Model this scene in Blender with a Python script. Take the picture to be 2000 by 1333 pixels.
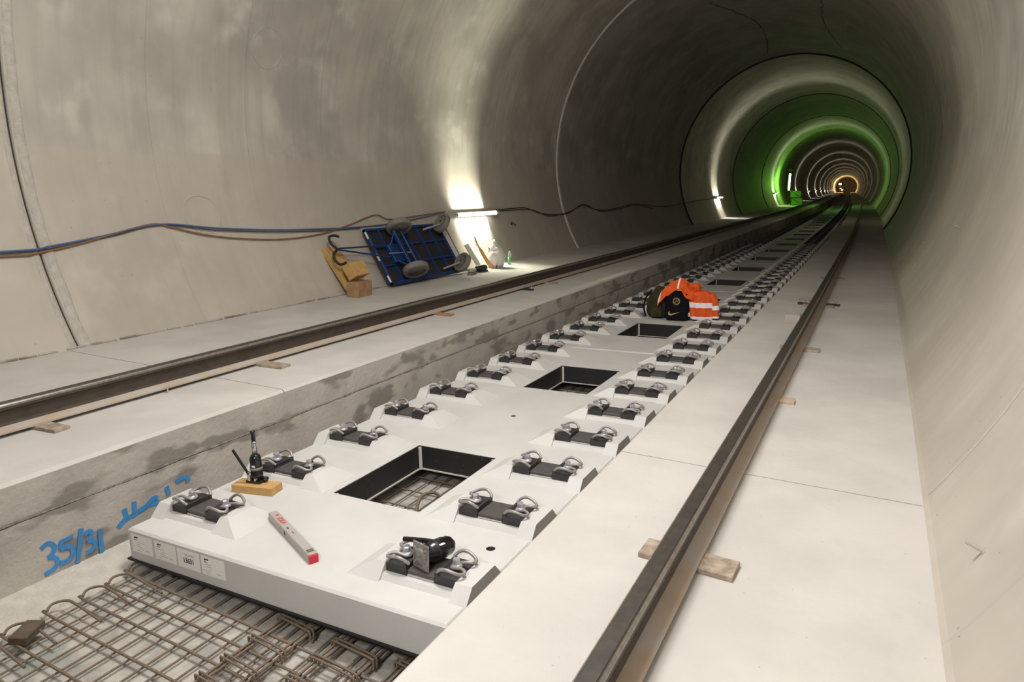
import bpy, math, random
from mathutils import Matrix, Vector, noise
random.seed(7)
for o in list(bpy.data.objects): bpy.data.objects.remove(o)
scn = bpy.context.scene
COL = scn.collection
PI = math.pi

# ------------------------------------------------------------------ geometry of the place
FPX = 1360.79; YAW, PITCH, ROLL = -0.4786, -0.2192, 0.0037
CAM = Vector((2.4528, -2.4521, 1.7571))
KC = 4.6273e-4; YS = 80.0          # curve of the tunnel (1/m), straight beyond YS
CANT = 0.0291                      # cross slope of the track slabs
H = 0.2884                         # walkway height above the rail seats
XL, XR = -1.295, 1.275             # edges of the two walkways
HJ = 0.071
XC, ZC, RT = -0.577, 2.417, 3.983  # tunnel circle
BL = 12.2; Y0 = 1.25               # lining blocks

def off(y):
    if y < 0: return 0.0
    if y < YS: return -KC*y*y/2
    return -KC*YS*YS/2 - KC*YS*(y-YS)
def offz(y): return -0.0025*max(0.0, y-80)
def yawat(y): return math.atan(KC*min(max(y, 0), YS))
def W(x, y, z): return (x+off(y), y, z+offz(y))
def frame(x, y, z, rz=0.0):
    return Matrix.Translation(W(x, y, z)) @ Matrix.Rotation(yawat(y)+rz, 4, 'Z')
def slabframe(y):
    return Matrix.Translation(W(0, y, 0)) @ Matrix.Rotation(yawat(y), 4, 'Z') @ Matrix.Rotation(-CANT, 4, 'Y')

# ------------------------------------------------------------------ camera
def make_camera():
    cy, sy, cp, sp = math.cos(YAW), math.sin(YAW), math.cos(PITCH), math.sin(PITCH)
    f = Vector((sy*cp, cy*cp, sp)); r = Vector((cy, -sy, 0)); u = r.cross(f)
    cr, sr = math.cos(ROLL), math.sin(ROLL)
    R = cr*r + sr*u; U = -sr*r + cr*u
    m = Matrix((R, U, -f)).transposed().to_4x4(); m.translation = CAM
    cd = bpy.data.cameras.new('camera'); cd.sensor_width = 36; cd.lens = FPX*36/2000
    cd.clip_start = 0.02; cd.clip_end = 1000
    co = bpy.data.objects.new('camera', cd); COL.objects.link(co); co.matrix_world = m
    scn.camera = co
make_camera()

# ------------------------------------------------------------------ world, lights, exposure
w = bpy.data.worlds.new('world'); scn.world = w; w.use_nodes = True
w.node_tree.nodes['Background'].inputs[0].default_value = (0.9, 0.95, 1, 1)
w.node_tree.nodes['Background'].inputs[1].default_value = 0.0
scn.view_settings.view_transform = 'Standard'; scn.view_settings.look = 'None'
scn.view_settings.gamma = 1; scn.view_settings.use_curve_mapping = False
scn.view_settings.exposure = 0.0

def area(name, loc, target, sx, sy, power, col, spread=180):
    ld = bpy.data.lights.new(name, 'AREA'); ld.shape = 'RECTANGLE'; ld.size = sx; ld.size_y = sy
    ld.energy = power; ld.color = col; ld.spread = math.radians(spread)
    lo = bpy.data.objects.new(name, ld); COL.objects.link(lo); lo.location = loc
    lo.rotation_euler = (Vector(target)-Vector(loc)).to_track_quat('-Z', 'Y').to_euler()
    return lo
WARM = (1.0, 0.98, 0.948)
def bulb(name, loc, power, col, size):
    ld = bpy.data.lights.new(name, 'POINT'); ld.energy = power; ld.color = col; ld.shadow_soft_size = size
    lo = bpy.data.objects.new(name, ld); COL.objects.link(lo); lo.location = loc; return lo
# added unseen lights: bounced flash under the crown, downlight for falloff, camera fill
bulb('ceiling_bounce_light', (0.6, 0.6, 4.6), 500, WARM, 0.45)
area('falloff_downlight', (-0.2, 0.7, 5.2), (0.2, 0.9, 0.0), 0.9, 0.9, 55, WARM, 180)
area('camera_fill', (1.3, -3.0, 2.7), (1.3, 0.9, 0.2), 0.6, 0.6, 46, WARM, 120)

# ------------------------------------------------------------------ materials
def mat(name, col, rough=0.6, metal=0.0, var=0.0, vscale=6.0, bump=0.0, bscale=40.0, col2=None, spec=0.5,
        pores=0.0, pscale=30.0, streak=0.0, seams=0.0, patches=None, pstretch=None, trans=0.0, band=0.0, emit=None, estr=0.0):
    m = bpy.data.materials.new(name); m.use_nodes = True
    nt = m.node_tree; N = nt.nodes; L = nt.links; b = N['Principled BSDF']
    b.inputs['Roughness'].default_value = rough; b.inputs['Metallic'].default_value = metal
    b.inputs['Specular IOR Level'].default_value = spec
    if trans: b.inputs['Transmission Weight'].default_value = trans
    if emit:
        b.inputs['Emission Color'].default_value = (*emit, 1); b.inputs['Emission Strength'].default_value = estr
    geo = N.new('ShaderNodeNewGeometry'); pos = geo.outputs['Position']
    def noise_(scale, detail=4, vec=None, rough_=0.55):
        n = N.new('ShaderNodeTexNoise'); n.inputs['Scale'].default_value = scale
        n.inputs['Detail'].default_value = detail; n.inputs['Roughness'].default_value = rough_
        L.new(vec or pos, n.inputs['Vector']); return n.outputs['Fac']
    def ramp(src, a, bb, lo=0.0, hi=1.0):
        r = N.new('ShaderNodeMapRange'); r.interpolation_type = 'SMOOTHSTEP'
        r.inputs['From Min'].default_value = a; r.inputs['From Max'].default_value = bb
        r.inputs['To Min'].default_value = lo; r.inputs['To Max'].default_value = hi
        L.new(src, r.inputs['Value']); return r.outputs['Result']
    def mix(fac, ca, cb, mode='MIX'):
        x = N.new('ShaderNodeMix'); x.data_type = 'RGBA'; x.blend_type = mode
        if isinstance(fac, float): x.inputs[0].default_value = fac
        else: L.new(fac, x.inputs[0])
        for s, c in ((6, ca), (7, cb)):
            if isinstance(c, tuple): x.inputs[s].default_value = (*c[:3], 1)
            else: L.new(c, x.inputs[s])
        return x.outputs[2]
    c = (*col, 1)
    if var or col2:
        d = col2 or tuple(v*(1-var) for v in col)
        c = mix(ramp(noise_(vscale, 4), 0.32, 0.68), tuple(col), tuple(d))
    if patches:
        pcol, ps, a, bb = patches
        pv = None
        if pstretch:
            pm = N.new('ShaderNodeMapping'); pm.inputs['Scale'].default_value = pstretch; L.new(pos, pm.inputs['Vector']); pv = pm.outputs['Vector']
        c = mix(ramp(noise_(ps, 3, pv, 0.6), a, bb), c if not isinstance(c, tuple) else c[:3], tuple(pcol))
    if streak:
        mp = N.new('ShaderNodeMapping'); mp.inputs['Scale'].default_value = (1.2, 3.5, 0.25); L.new(pos, mp.inputs['Vector'])
        c = mix(ramp(noise_(2.2, 4, mp.outputs['Vector']), 0.42, 0.72, 0, streak), c if not isinstance(c, tuple) else c[:3], tuple(v*0.55 for v in col))
    if seams:
        sp = N.new('ShaderNodeSeparateXYZ'); L.new(pos, sp.inputs[0])
        md = N.new('ShaderNodeMath'); md.operation = 'PINGPONG'; md.inputs[1].default_value = 0.66
        L.new(sp.outputs['Y'], md.inputs[0])
        c = mix(ramp(md.outputs[0], 0.0, 0.014, seams, 0.0), c if not isinstance(c, tuple) else c[:3], tuple(v*0.45 for v in col))
    if band:
        sp2 = N.new('ShaderNodeSeparateXYZ'); L.new(pos, sp2.inputs[0])
        wob = N.new('ShaderNodeMath'); wob.operation = 'MULTIPLY_ADD'; wob.inputs[1].default_value = 0.10
        L.new(noise_(0.8, 3), wob.inputs[0]); L.new(sp2.outputs['Z'], wob.inputs[2])
        c = mix(ramp(wob.outputs[0], band, band+0.06, 0.55, 0.0), c if not isinstance(c, tuple) else c[:3], tuple(v*k for v, k in zip(col, (0.88, 0.83, 0.80))))
    if pores:
        v = N.new('ShaderNodeTexVoronoi'); v.inputs['Scale'].default_value = pscale; v.inputs['Randomness'].default_value = 1.0
        L.new(pos, v.inputs['Vector'])
        sel = N.new('ShaderNodeSeparateColor'); L.new(v.outputs['Color'], sel.inputs[0])
        pick = ramp(sel.outputs[0], 0.84, 0.86)
        size = ramp(v.outputs['Distance'], 0.06, 0.12, 1.0, 0.0)
        mu = N.new('ShaderNodeMath'); mu.operation = 'MULTIPLY'; L.new(pick, mu.inputs[0]); L.new(size, mu.inputs[1])
        m2 = N.new('ShaderNodeMath'); m2.operation = 'MULTIPLY'; L.new(mu.outputs[0], m2.inputs[0]); m2.inputs[1].default_value = pores
        c = mix(m2.outputs[0], c if not isinstance(c, tuple) else c[:3], tuple(v_*0.35 for v_ in col))
    if isinstance(c, tuple): b.inputs['Base Color'].default_value = c
    else: L.new(c, b.inputs['Base Color'])
    if bump:
        bp = N.new('ShaderNodeBump'); bp.inputs['Strength'].default_value = bump; bp.inputs['Distance'].default_value = 0.01
        L.new(noise_(bscale, 3), bp.inputs['Height']); L.new(bp.outputs['Normal'], b.inputs['Normal'])
    return m
M = {}
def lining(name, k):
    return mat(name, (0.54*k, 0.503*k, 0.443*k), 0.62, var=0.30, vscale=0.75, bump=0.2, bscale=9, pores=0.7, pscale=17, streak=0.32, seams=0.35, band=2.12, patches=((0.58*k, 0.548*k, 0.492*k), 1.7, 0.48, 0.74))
M['lining'] = lining('lining_concrete', 1.0); M['liningshade'] = lining('lining_concrete_painted_shade', 0.84); M['lininglit'] = lining('lining_concrete_painted_light', 1.28)  # darker and lighter copies carry dim stretches and lamp wash in their colour
M['jointlight'] = mat('pale_joint_mortar', (0.72, 0.69, 0.62), 0.8, var=0.2, vscale=14, bump=0.6, bscale=60)
M['joint'] = mat('joint_mortar', (0.52, 0.485, 0.43), 0.8, var=0.16, vscale=14, bump=0.8, bscale=60)
M['jointdark'] = mat('rough_dark_mortar', (0.22, 0.195, 0.17), 0.9, var=0.5, vscale=30, bump=0.8, bscale=80)
M['walk'] = mat('walkway_concrete', (0.55, 0.522, 0.49), 0.75, var=0.14, vscale=1.6, bump=0.2, bscale=25, pores=0.5, pscale=26)
M['trough'] = mat('trough_concrete', (0.49, 0.455, 0.41), 0.85, var=0.2, vscale=3, bump=0.5, bscale=30, pores=0.9, pscale=26,
                  patches=((0.25, 0.225, 0.20), 1.5, 0.52, 0.60), pstretch=(1, 1.0, 2.4))
M['floor'] = mat('trough_floor', (0.46, 0.43, 0.385), 0.9, var=0.35, vscale=9, bump=0.6, bscale=50, patches=((0.28, 0.29, 0.26), 5, 0.55, 0.7))
M['slab'] = mat('slab_concrete', (0.575, 0.562, 0.545), 0.6, var=0.08, vscale=2.5, bump=0.08, bscale=60)
M['slabside'] = M['slab']
M['steel'] = mat('formwork_steel', (0.018, 0.018, 0.018), 0.45, 0.0, bump=0.1, bscale=30, patches=((0.09, 0.085, 0.08), 40, 0.66, 0.72))
M['seam'] = mat('sealant', (0.50, 0.47, 0.43), 0.7)
M['plastic'] = mat('black_guide_plate', (0.028, 0.027, 0.028), 0.5, bump=0.05)
M['pad'] = mat('rail_pad_rubber', (0.075, 0.07, 0.068), 0.6, var=0.2, vscale=30)
M['padstrip'] = mat('pad_insert', (0.5, 0.48, 0.45), 0.5)
M['clip'] = mat('spring_steel_clip', (0.36, 0.33, 0.315), 0.42, 0.35, var=0.2, vscale=40)
M['bolt'] = mat('zinc_bolt', (0.50, 0.50, 0.54), 0.35, 0.6)
M['railrust'] = mat('rail_steel_rust', (0.052, 0.042, 0.034), 0.55, 0.2, col2=(0.072, 0.054, 0.04), vscale=12, bump=0.15, bscale=60)
M['railfoot'] = mat('rail_foot_scale', (0.42, 0.385, 0.345), 0.7, 0.0, col2=(0.42, 0.32, 0.23), vscale=5, bump=0.15, bscale=50)
M['railtop'] = mat('rail_head_steel', (0.06, 0.049, 0.041), 0.5, 0.2, var=0.3, vscale=20)
M['railedge'] = mat('worn_rail_edge', (0.30, 0.27, 0.235), 0.35, 0.5, var=0.3, vscale=30)
M['wood'] = mat('fresh_timber', (0.55, 0.345, 0.13), 0.65, col2=(0.46, 0.27, 0.09), vscale=14, bump=0.1)
M['woodpale'] = mat('pale_timber', (0.50, 0.39, 0.28), 0.75, col2=(0.42, 0.32, 0.22), vscale=14)
M['woodold'] = mat('weathered_timber', (0.42, 0.34, 0.26), 0.8, col2=(0.24, 0.19, 0.145), vscale=22, bump=0.5, bscale=80)
M['woodred'] = mat('reddish_timber', (0.40, 0.235, 0.12), 0.75, col2=(0.30, 0.17, 0.09), vscale=9, bump=0.2)
M['wooddark'] = mat('dark_timber', (0.11, 0.08, 0.055), 0.8, var=0.3, vscale=20)
M['rebar'] = mat('rusty_rebar', (0.165, 0.135, 0.108), 0.75, 0.2, col2=(0.19, 0.135, 0.09), vscale=25, bump=0.4, bscale=150)
M['blue'] = mat('blue_spray_paint', (0.055, 0.27, 0.62), 0.7, var=0.15, vscale=20)
M['paper'] = mat('sticker_paper', (0.84, 0.81, 0.78), 0.6)
M['ink'] = mat('print_ink', (0.03, 0.03, 0.03), 0.6)
M['inkgrey'] = mat('print_grey', (0.38, 0.36, 0.35), 0.6)
M['black'] = mat('jack_black_paint', (0.010, 0.010, 0.010), 0.22, 0.0, spec=0.6)
M['blackmatt'] = mat('black_rubber', (0.015, 0.015, 0.015), 0.6)
M['chrome'] = mat('ram_chrome', (0.55, 0.53, 0.50), 0.25, 0.9)
M['cast'] = mat('cast_grey', (0.28, 0.26, 0.245), 0.5, 0.3, var=0.3, vscale=30)
M['alu'] = mat('level_grey', (0.40, 0.375, 0.35), 0.5, 0.1)
M['vial'] = mat('vial_glass', (0.13, 0.13, 0.10), 0.2)
M['red'] = mat('red_end_cap', (0.55, 0.02, 0.045), 0.45)
M['cartblue'] = mat('cart_blue_paint', (0.009, 0.045, 0.17), 0.45, var=0.3, vscale=20)
M['ply'] = mat('dark_plywood', (0.028, 0.022, 0.018), 0.7, var=0.3, vscale=8)
M['tyre'] = mat('grey_tyre', (0.21, 0.195, 0.175), 0.7, var=0.15, vscale=14)
M['hub'] = mat('wheel_hub', (0.24, 0.225, 0.20), 0.5, 0.2, var=0.2, vscale=20)
M['reflect'] = mat('reflective_tape', (0.80, 0.80, 0.80), 0.3)
M['white'] = mat('white_board', (0.62, 0.61, 0.57), 0.6)
M['bag'] = mat('white_plastic_bag', (0.80, 0.78, 0.74), 0.4, var=0.15, vscale=14)
M['orange'] = mat('orange_hi_vis', (0.88, 0.115, 0.008), 0.75, col2=(0.72, 0.085, 0.006), vscale=14, bump=0.3, bscale=25)
M['orangecloth'] = mat('orange_webbing', (0.62, 0.32, 0.10), 0.7)
M['tape'] = mat('retroreflective_stripe', (0.93, 0.92, 0.93), 0.35)
M['olive'] = mat('olive_fabric', (0.050, 0.048, 0.022), 0.8, spec=0.1, var=0.35, vscale=10, bump=0.4, bscale=60)
M['packblack'] = mat('black_fabric', (0.008, 0.008, 0.011), 0.85, spec=0.08, bump=0.2, bscale=80)
M['gold'] = mat('gold_print', (0.50, 0.36, 0.13), 0.5)
M['cableorange'] = mat('orange_cable', (0.24, 0.12, 0.06), 0.6)
M['cableblue'] = mat('blue_cable', (0.07, 0.13, 0.30), 0.5)
M['cabledark'] = mat('dark_cable', (0.05, 0.045, 0.04), 0.6)
M['lampwhite'] = mat('lamp_housing', (0.42, 0.42, 0.41), 0.5)
M['lamptube'] = mat('lamp_diffuser', (0.9, 0.9, 0.85), 0.4, emit=(1.0, 1.0, 0.80), estr=9)
M['greentube'] = mat('green_lamp_tube', (0.5, 1, 0.3), 0.4, emit=(0.28, 1.0, 0.12), estr=30)
M['greenpanel'] = mat('green_panel', (0.25, 0.62, 0.08), 0.5)  # the lamp's green light is put into this colour
M['dark'] = mat('dark_metal', (0.03, 0.03, 0.032), 0.5, 0.3)
M['blackjoint'] = mat('dark_joint', (0.035, 0.03, 0.027), 0.9)
M['warm'] = mat('warm_lamp', (1, 0.8, 0.5), 0.4, emit=(1.0, 0.72, 0.35), estr=60)
M['glass'] = mat('bottle_plastic', (0.80, 0.9, 0.84), 0.08, trans=0.85)
M['greenlabel'] = mat('bottle_label', (0.10, 0.35, 0.14), 0.5)
M['pin'] = mat('galvanised_pin', (0.62, 0.60, 0.57), 0.35, 0.6)

# ------------------------------------------------------------------ mesh helper
class MB:
    def __init__(s): s.v = []; s.f = []; s.sm = []
    def add(s, vs, fs, smooth=False, mtx=None):
        n = len(s.v)
        s.v += [tuple(mtx @ Vector(v)) if mtx else tuple(v) for v in vs]
        s.f += [tuple(i+n for i in f) for f in fs]; s.sm += [smooth]*len(fs); return s
    def box(s, c, d, mtx=None, ch=0.0):
        x, y, z = (a/2 for a in d); cx, cy, cz = c
        if not ch:
            vs = [(cx+i*x, cy+j*y, cz+k*z) for k in (-1, 1) for j in (-1, 1) for i in (-1, 1)]
            fs = [(0, 2, 3, 1), (4, 5, 7, 6), (0, 1, 5, 4), (2, 6, 7, 3), (0, 4, 6, 2), (1, 3, 7, 5)]
            return s.add(vs, fs, False, mtx)
        vs = []; idx = {}
        for i in (-1, 1):
            for j in (-1, 1):
                for k in (-1, 1):
                    idx[i, j, k] = len(vs)
                    vs += [(cx+i*x, cy+j*(y-ch), cz+k*(z-ch)), (cx+i*(x-ch), cy+j*y, cz+k*(z-ch)), (cx+i*(x-ch), cy+j*(y-ch), cz+k*z)]
        fs = []
        def q(a, *keys):
            f = [idx[k]+a for k in keys]; fs.append(f)
        for i in (-1, 1):
            o = [(i, -1, -1), (i, 1, -1), (i, 1, 1), (i, -1, 1)]
            q(0, *(o if i > 0 else o[::-1]))
            o = [(-1, i, -1), (-1, i, 1), (1, i, 1), (1, i, -1)]
            q(1, *(o if i > 0 else o[::-1]))
            o = [(-1, -1, i), (1, -1, i), (1, 1, i), (-1, 1, i)]
            q(2, *(o if i > 0 else o[::-1]))
        for a in (-1, 1):
            for b in (-1, 1):
                e = [idx[a, b, -1], idx[a, b, -1]+1, idx[a, b, 1]+1, idx[a, b, 1]]
                fs.append(e if a*b > 0 else e[::-1])
                e = [idx[a, -1, b], idx[a, 1, b], idx[a, 1, b]+2, idx[a, -1, b]+2]
                fs.append(e if a*b > 0 else e[::-1])
                e = [idx[-1, a, b]+1, idx[-1, a, b]+2, idx[1, a, b]+2, idx[1, a, b]+1]
                fs.append(e if a*b > 0 else e[::-1])
        for k3 in idx:
            e = [idx[k3], idx[k3]+1, idx[k3]+2]
            fs.append(e if k3[0]*k3[1]*k3[2] > 0 else e[::-1])
        return s.add(vs, fs, False, mtx)
    def tube(s, pts, r, n=8, cap=True, closed=False, mtx=None):
        P = [Vector(p) for p in pts]; rs = r if isinstance(r, (list, tuple)) else [r]*len(P)
        vs = []; fs = []; m = len(P)
        t0 = (P[1]-P[0]).normalized()
        a = Vector((0, 0, 1)) if abs(t0.z) < 0.9 else Vector((1, 0, 0))
        nx = (a - t0*a.dot(t0)).normalized()
        for i, p in enumerate(P):
            if closed: t = (P[(i+1) % m]-P[i-1]).normalized()
            else: t = (P[min(i+1, m-1)]-P[max(i-1, 0)]).normalized()
            nx = (nx - t*nx.dot(t)).normalized(); ny = t.cross(nx)
            for k in range(n):
                an = 2*PI*k/n; vs.append(p + (nx*math.cos(an)+ny*math.sin(an))*rs[i])
        for i in range(m if closed else m-1):
            j = (i+1) % m
            for k in range(n):
                k2 = (k+1) % n; fs.append((i*n+k, i*n+k2, j*n+k2, j*n+k))
        s.add(vs, fs, True, mtx)
        if cap and not closed:
            s.add(vs[:n], [tuple(range(n))[::-1]], False, mtx); s.add(vs[-n:], [tuple(range(n))], False, mtx)
        return s
    def lathe(s, prof, n=20, mtx=None, smooth=True):
        vs = []; fs = []; m = len(prof)
        for r, z in prof:
            for k in range(n):
                a = 2*PI*k/n; vs.append((r*math.cos(a), r*math.sin(a), z))
        for i in range(m-1):
            for k in range(n):
                k2 = (k+1) % n; fs.append((i*n+k, i*n+k2, (i+1)*n+k2, (i+1)*n+k))
        if prof[0][0] > 1e-6: fs.append(tuple(range(n))[::-1])
        if prof[-1][0] > 1e-6: fs.append(tuple((m-1)*n+k for k in range(n)))
        return s.add(vs, fs, smooth, mtx)
    def prism(s, poly, axis_pts, cap=True):
        """poly: list of (x,z); axis_pts: list of functions/points mapping (x,z)->3d, one per station"""
        n = len(poly); vs = []; fs = []
        for fn in axis_pts: vs += [fn(x, z) for x, z in poly]
        for i in range(len(axis_pts)-1):
            for k in range(n):
                k2 = (k+1) % n; fs.append((i*n+k, (i+1)*n+k, (i+1)*n+k2, i*n+k2))
        if cap:
            fs.append(tuple(range(n))); fs.append(tuple(((len(axis_pts)-1)*n+k) for k in range(n))[::-1])
        return s.add(vs, fs)
    def grid(s, fn, nu, nv, smooth=True, mtx=None):
        vs = [fn(i/nu, j/nv) for i in range(nu+1) for j in range(nv+1)]; w_ = nv+1
        fs = [(i*w_+j, (i+1)*w_+j, (i+1)*w_+j+1, i*w_+j+1) for i in range(nu) for j in range(nv)]
        return s.add(vs, fs, smooth, mtx)
    def mesh(s, name, m):
        me = bpy.data.meshes.new(name); me.from_pydata(s.v, [], s.f)
        me.polygons.foreach_set('use_smooth', s.sm); me.materials.append(m); me.update(); return me
    def build(s, name, m, parent=None, mtx=None):
        return link(name, s.mesh(name, m), parent, mtx)
def link(name, data, parent=None, mtx=None):
    o = bpy.data.objects.new(name, data); COL.objects.link(o)
    if parent: o.parent = parent
    if mtx is not None: o.matrix_basis = mtx
    return o
def thing(name, label, cat, mtx=None, group=None):
    o = link(name, None, None, mtx); o.empty_display_size = 0.1
    return tag(o, label, cat, group)
def tag(o, label, cat, group=None):
    o['label'] = label; o['category'] = cat
    if group: o['group'] = group
    return o
def struct(name, label=None, cat=None):
    o = link(name, None); o['kind'] = 'structure'; o['label'] = label; o['category'] = cat; return o
def spline(pts, n=6, closed=False):
    P = [Vector(p) for p in pts]; out = []; m = len(P)
    for i in range(m if closed else m-1):
        g = (lambda k: P[k % m]) if closed else (lambda k: P[min(max(k, 0), m-1)])
        p0, p1, p2, p3 = g(i-1), g(i), g(i+1), g(i+2)
        for k in range(n):
            t = k/n; out.append(0.5*((2*p1)+(p2-p0)*t+(2*p0-5*p1+4*p2-p3)*t*t+(3*p1-p0-3*p2+p3)*t**3))
    if not closed: out.append(P[-1])
    return out
def ribbon(mb, pts, wid, nrm, th=0.002):
    """flat paint stroke along pts, lifted off the surface"""
    P = [Vector(p) for p in pts]; n = Vector(nrm); vs = []; fs = []
    for i, p in enumerate(P):
        t = (P[min(i+1, len(P)-1)]-P[max(i-1, 0)]).normalized(); s_ = t.cross(n)
        wv = wid*(0.9+0.2*noise.noise(p*40))
        vs += [p-s_*wv/2, p+s_*wv/2, p-s_*wv/2+n*th, p+s_*wv/2+n*th]
    for i in range(len(P)-1):
        a = 4*i; b = a+4
        fs += [(a+2, a+3, b+3, b+2), (a, a+2, b+2, b), (a+3, a+1, b+1, b+3)]
    fs += [(0, 1, 3, 2), (4*len(P)-4, 4*len(P)-2, 4*len(P)-1, 4*len(P)-3)]
    mb.add(vs, fs)
def text_mesh(name, body, size, m, parent, mtx, bold=0.0, sx=1.0):
    cu = bpy.data.curves.new(name, 'FONT'); cu.body = body; cu.size = size; cu.extrude = 0.0004; cu.offset = bold
    cu.align_x = 'CENTER'; cu.align_y = 'CENTER'
    to = bpy.data.objects.new(name, cu); COL.objects.link(to)
    dg = bpy.context.evaluated_depsgraph_get(); dg.update()
    me = bpy.data.meshes.new_from_object(to.evaluated_get(dg)); me.name = name
    bpy.data.objects.remove(to)
    me.materials.clear(); me.materials.append(m)
    return link(name, me, parent, mtx @ Matrix.Diagonal((sx, 1, 1, 1)))

# ================================================================== SETTING
def ang(z):  # angle on circle at height z (right side)
    return math.asin((z-ZC)/RT)
A0 = ang(H-0.08)
def circ(a, r=RT): return XC+r*math.cos(a), ZC+r*math.sin(a)
wall_l = struct('wall_left', 'left half of the concrete tunnel lining', 'tunnel wall')
wall_r = struct('wall_right', 'right half of the concrete tunnel lining', 'tunnel wall')
NB = 28
for b in range(-1, NB):
    ns = 8 if b < 8 else 4; na = 40 if b < 4 else 22
    for side, wl in ((0, wall_l), (1, wall_r)):
        def gp(j): return 0.065 if j > 1 else 0.012 if side == 0 else 0.0015
        ya, yb = Y0+b*BL+gp(b), Y0+(b+1)*BL-gp(b+1)
        mb = MB()
        a1, a2 = (PI/2, PI-A0) if side == 0 else (A0, PI/2)
        st = [(ya, 0.03), (ya+0.004, 0.0), (ya+0.02, 0.0)] + [(ya+(yb-ya)*k/ns, 0.0) for k in range(1, ns)] + [(yb-0.02, 0.0), (yb-0.004, 0.0), (yb, 0.03)]
        def fn(u, v, st=st, a1=a1, a2=a2):
            y, dr = st[round(u*(len(st)-1))]; x, z = circ(a1+(a2-a1)*v, RT+dr); return W(x, y, z)
        mb.grid(fn, len(st)-1, na)
        mb.build('lining_block', M['liningshade'] if b in (1, 3, 5, 8) else M['lininglit'] if b in (2, 4, 7) else M['lining'], wl)
# joint filling behind the gaps and mortar bands at the first two joints
for b in range(0, NB):
    y = Y0+b*BL
    for side, wl in ((0, wall_l), (1, wall_r)):
        a1, a2 = (PI/2, PI-A0) if side == 0 else (A0, PI/2)
        MB().grid(lambda u, v: W(*((lambda c: (c[0], y+(u-0.5)*(0.05 if b < 2 else 0.16), c[1]))(circ(a1+(a2-a1)*v, RT+0.028)))), 1, 40).build('joint_gap', M['blackjoint'], wl)
def band(y, a1, a2, wid, th, wl, amp=0.0, m='joint'):
    def fn(u, v):
        c = circ(a1+(a2-a1)*v, RT-th*math.sin(PI*min(max(u, 0), 1))**0.5+0.004)
        j = amp*noise.noise(Vector((v*40, y, 0)))
        return W(c[0], y+(u-0.5)*wid+j, c[1])
    MB().grid(fn, 8, 150).build('joint_band', M[m], wl)
band(Y0+0.075, PI/2, PI-A0, 0.10, 0.022, wall_l, 0.012)
band(Y0-0.05, PI/2, PI-A0, 0.05, 0.012, wall_l, 0.008)
band(Y0+BL, PI/2, PI-A0, 0.12, 0.03, wall_l, 0.012, 'jointlight')
for j_, th_ in ((2, 0.055), (3, 0.035), (4, 0.035)):  # dark ribs along the next three joints
    band(Y0+j_*BL, PI/2, PI-A0, 0.10, th_, wall_l, 0.01, 'blackjoint'); band(Y0+j_*BL, A0, PI/2, 0.10, th_, wall_r, 0.01, 'blackjoint')
# formwork window rings cast into the left wall
def wall_ring(yc, zc_, ry, rz, t):
    a0 = PI-ang(zc_)
    pts = []
    for k in range(48):
        th = 2*PI*k/48; a = a0-rz*math.sin(th)/RT; c = circ(a, RT-0.001); pts.append(W(c[0], yc+ry*math.cos(th), c[1]))
    MB().tube(pts, t, 6, closed=True).build('formwork_window_ring', M['lining'], wall_l)
wall_ring(4.27, 3.40, 0.24, 0.24, 0.006); wall_ring(3.10, 1.42, 0.24, 0.22, 0.007)

# dark wandering cracks in the crown
for pts_, wd_, wl in (([(16.37, 1.878), (18.2, 1.784), (19.93, 1.713), (22.23, 1.727), (24.68, 1.796)], 0.07, wall_l), ([(17.19, 1.234), (19.71, 1.266), (21.77, 1.233), (23.55, 1.173)], 0.06, wall_r)):
    P_ = spline([(y, a_, 0) for y, a_ in pts_], 10); mb = MB(); vs = []; fs = []
    for i_, p_ in enumerate(P_):
        w_ = wd_*(0.55+0.5*noise.noise(Vector((p_.x*3, 7, wd_*50))))/2; j_ = 0.012*noise.noise(Vector((p_.x*2.5, 1, 0)))
        for sg in (-1, 1):
            c_ = circ(p_.y+j_+sg*w_/RT, RT-0.003); vs.append(W(c_[0], p_.x, c_[1]))
    mb.add(vs, [(2*i_, 2*i_+1, 2*i_+3, 2*i_+2) for i_ in range(len(P_)-1)]); mb.build('lining_crack', M['jointdark'], wl)

# walkways
fl_l = struct('floor_left_walkway', 'wide left concrete walkway beside the track', 'walkway')
fl_r = struct('floor_right_walkway', 'narrow right concrete walkway beside the track', 'walkway')
def stations(ya, yb, step=1.5):
    n = max(1, int(round((yb-ya)/step))); return [ya+(yb-ya)*k/n for k in range(n+1)]
def prism_y(poly, ya, yb, step=1.5):
    return MB().prism(poly, [(lambda x, z, y=y: W(x, y, z)) for y in stations(ya, yb, step)])
xwl = XC-RT*math.cos(ang(H)); xwr = XC+RT*math.cos(ang(H))
def long_blocks(first, length, n, gap, poly, name, m, parent):
    y = first-length
    for i in range(n):
        prism_y(poly, y+gap/2, y+length-gap/2, 1.5 if y < 60 else 6).build(name, m, parent); y += length
c = 0.018
polyL = [(xwl-0.25, H), (xwl-0.25, -0.42), (XL+0.012, -0.42), (XL+0.012, HJ-0.006), (XL+0.004, HJ), (XL, HJ), (XL, H-c), (XL-c, H)]
long_blocks(1.14, 12.2, 32, 0.008, polyL, 'walkway_block', M['walk'], fl_l)
polyR = [(XR+c, H), (XR, H-c), (XR, -0.42), (xwr+0.25, -0.42), (xwr+0.25, H)]
long_blocks(1.14, 6.1, 64, 0.008, polyR, 'walkway_block', M['walk'], fl_r)
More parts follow.
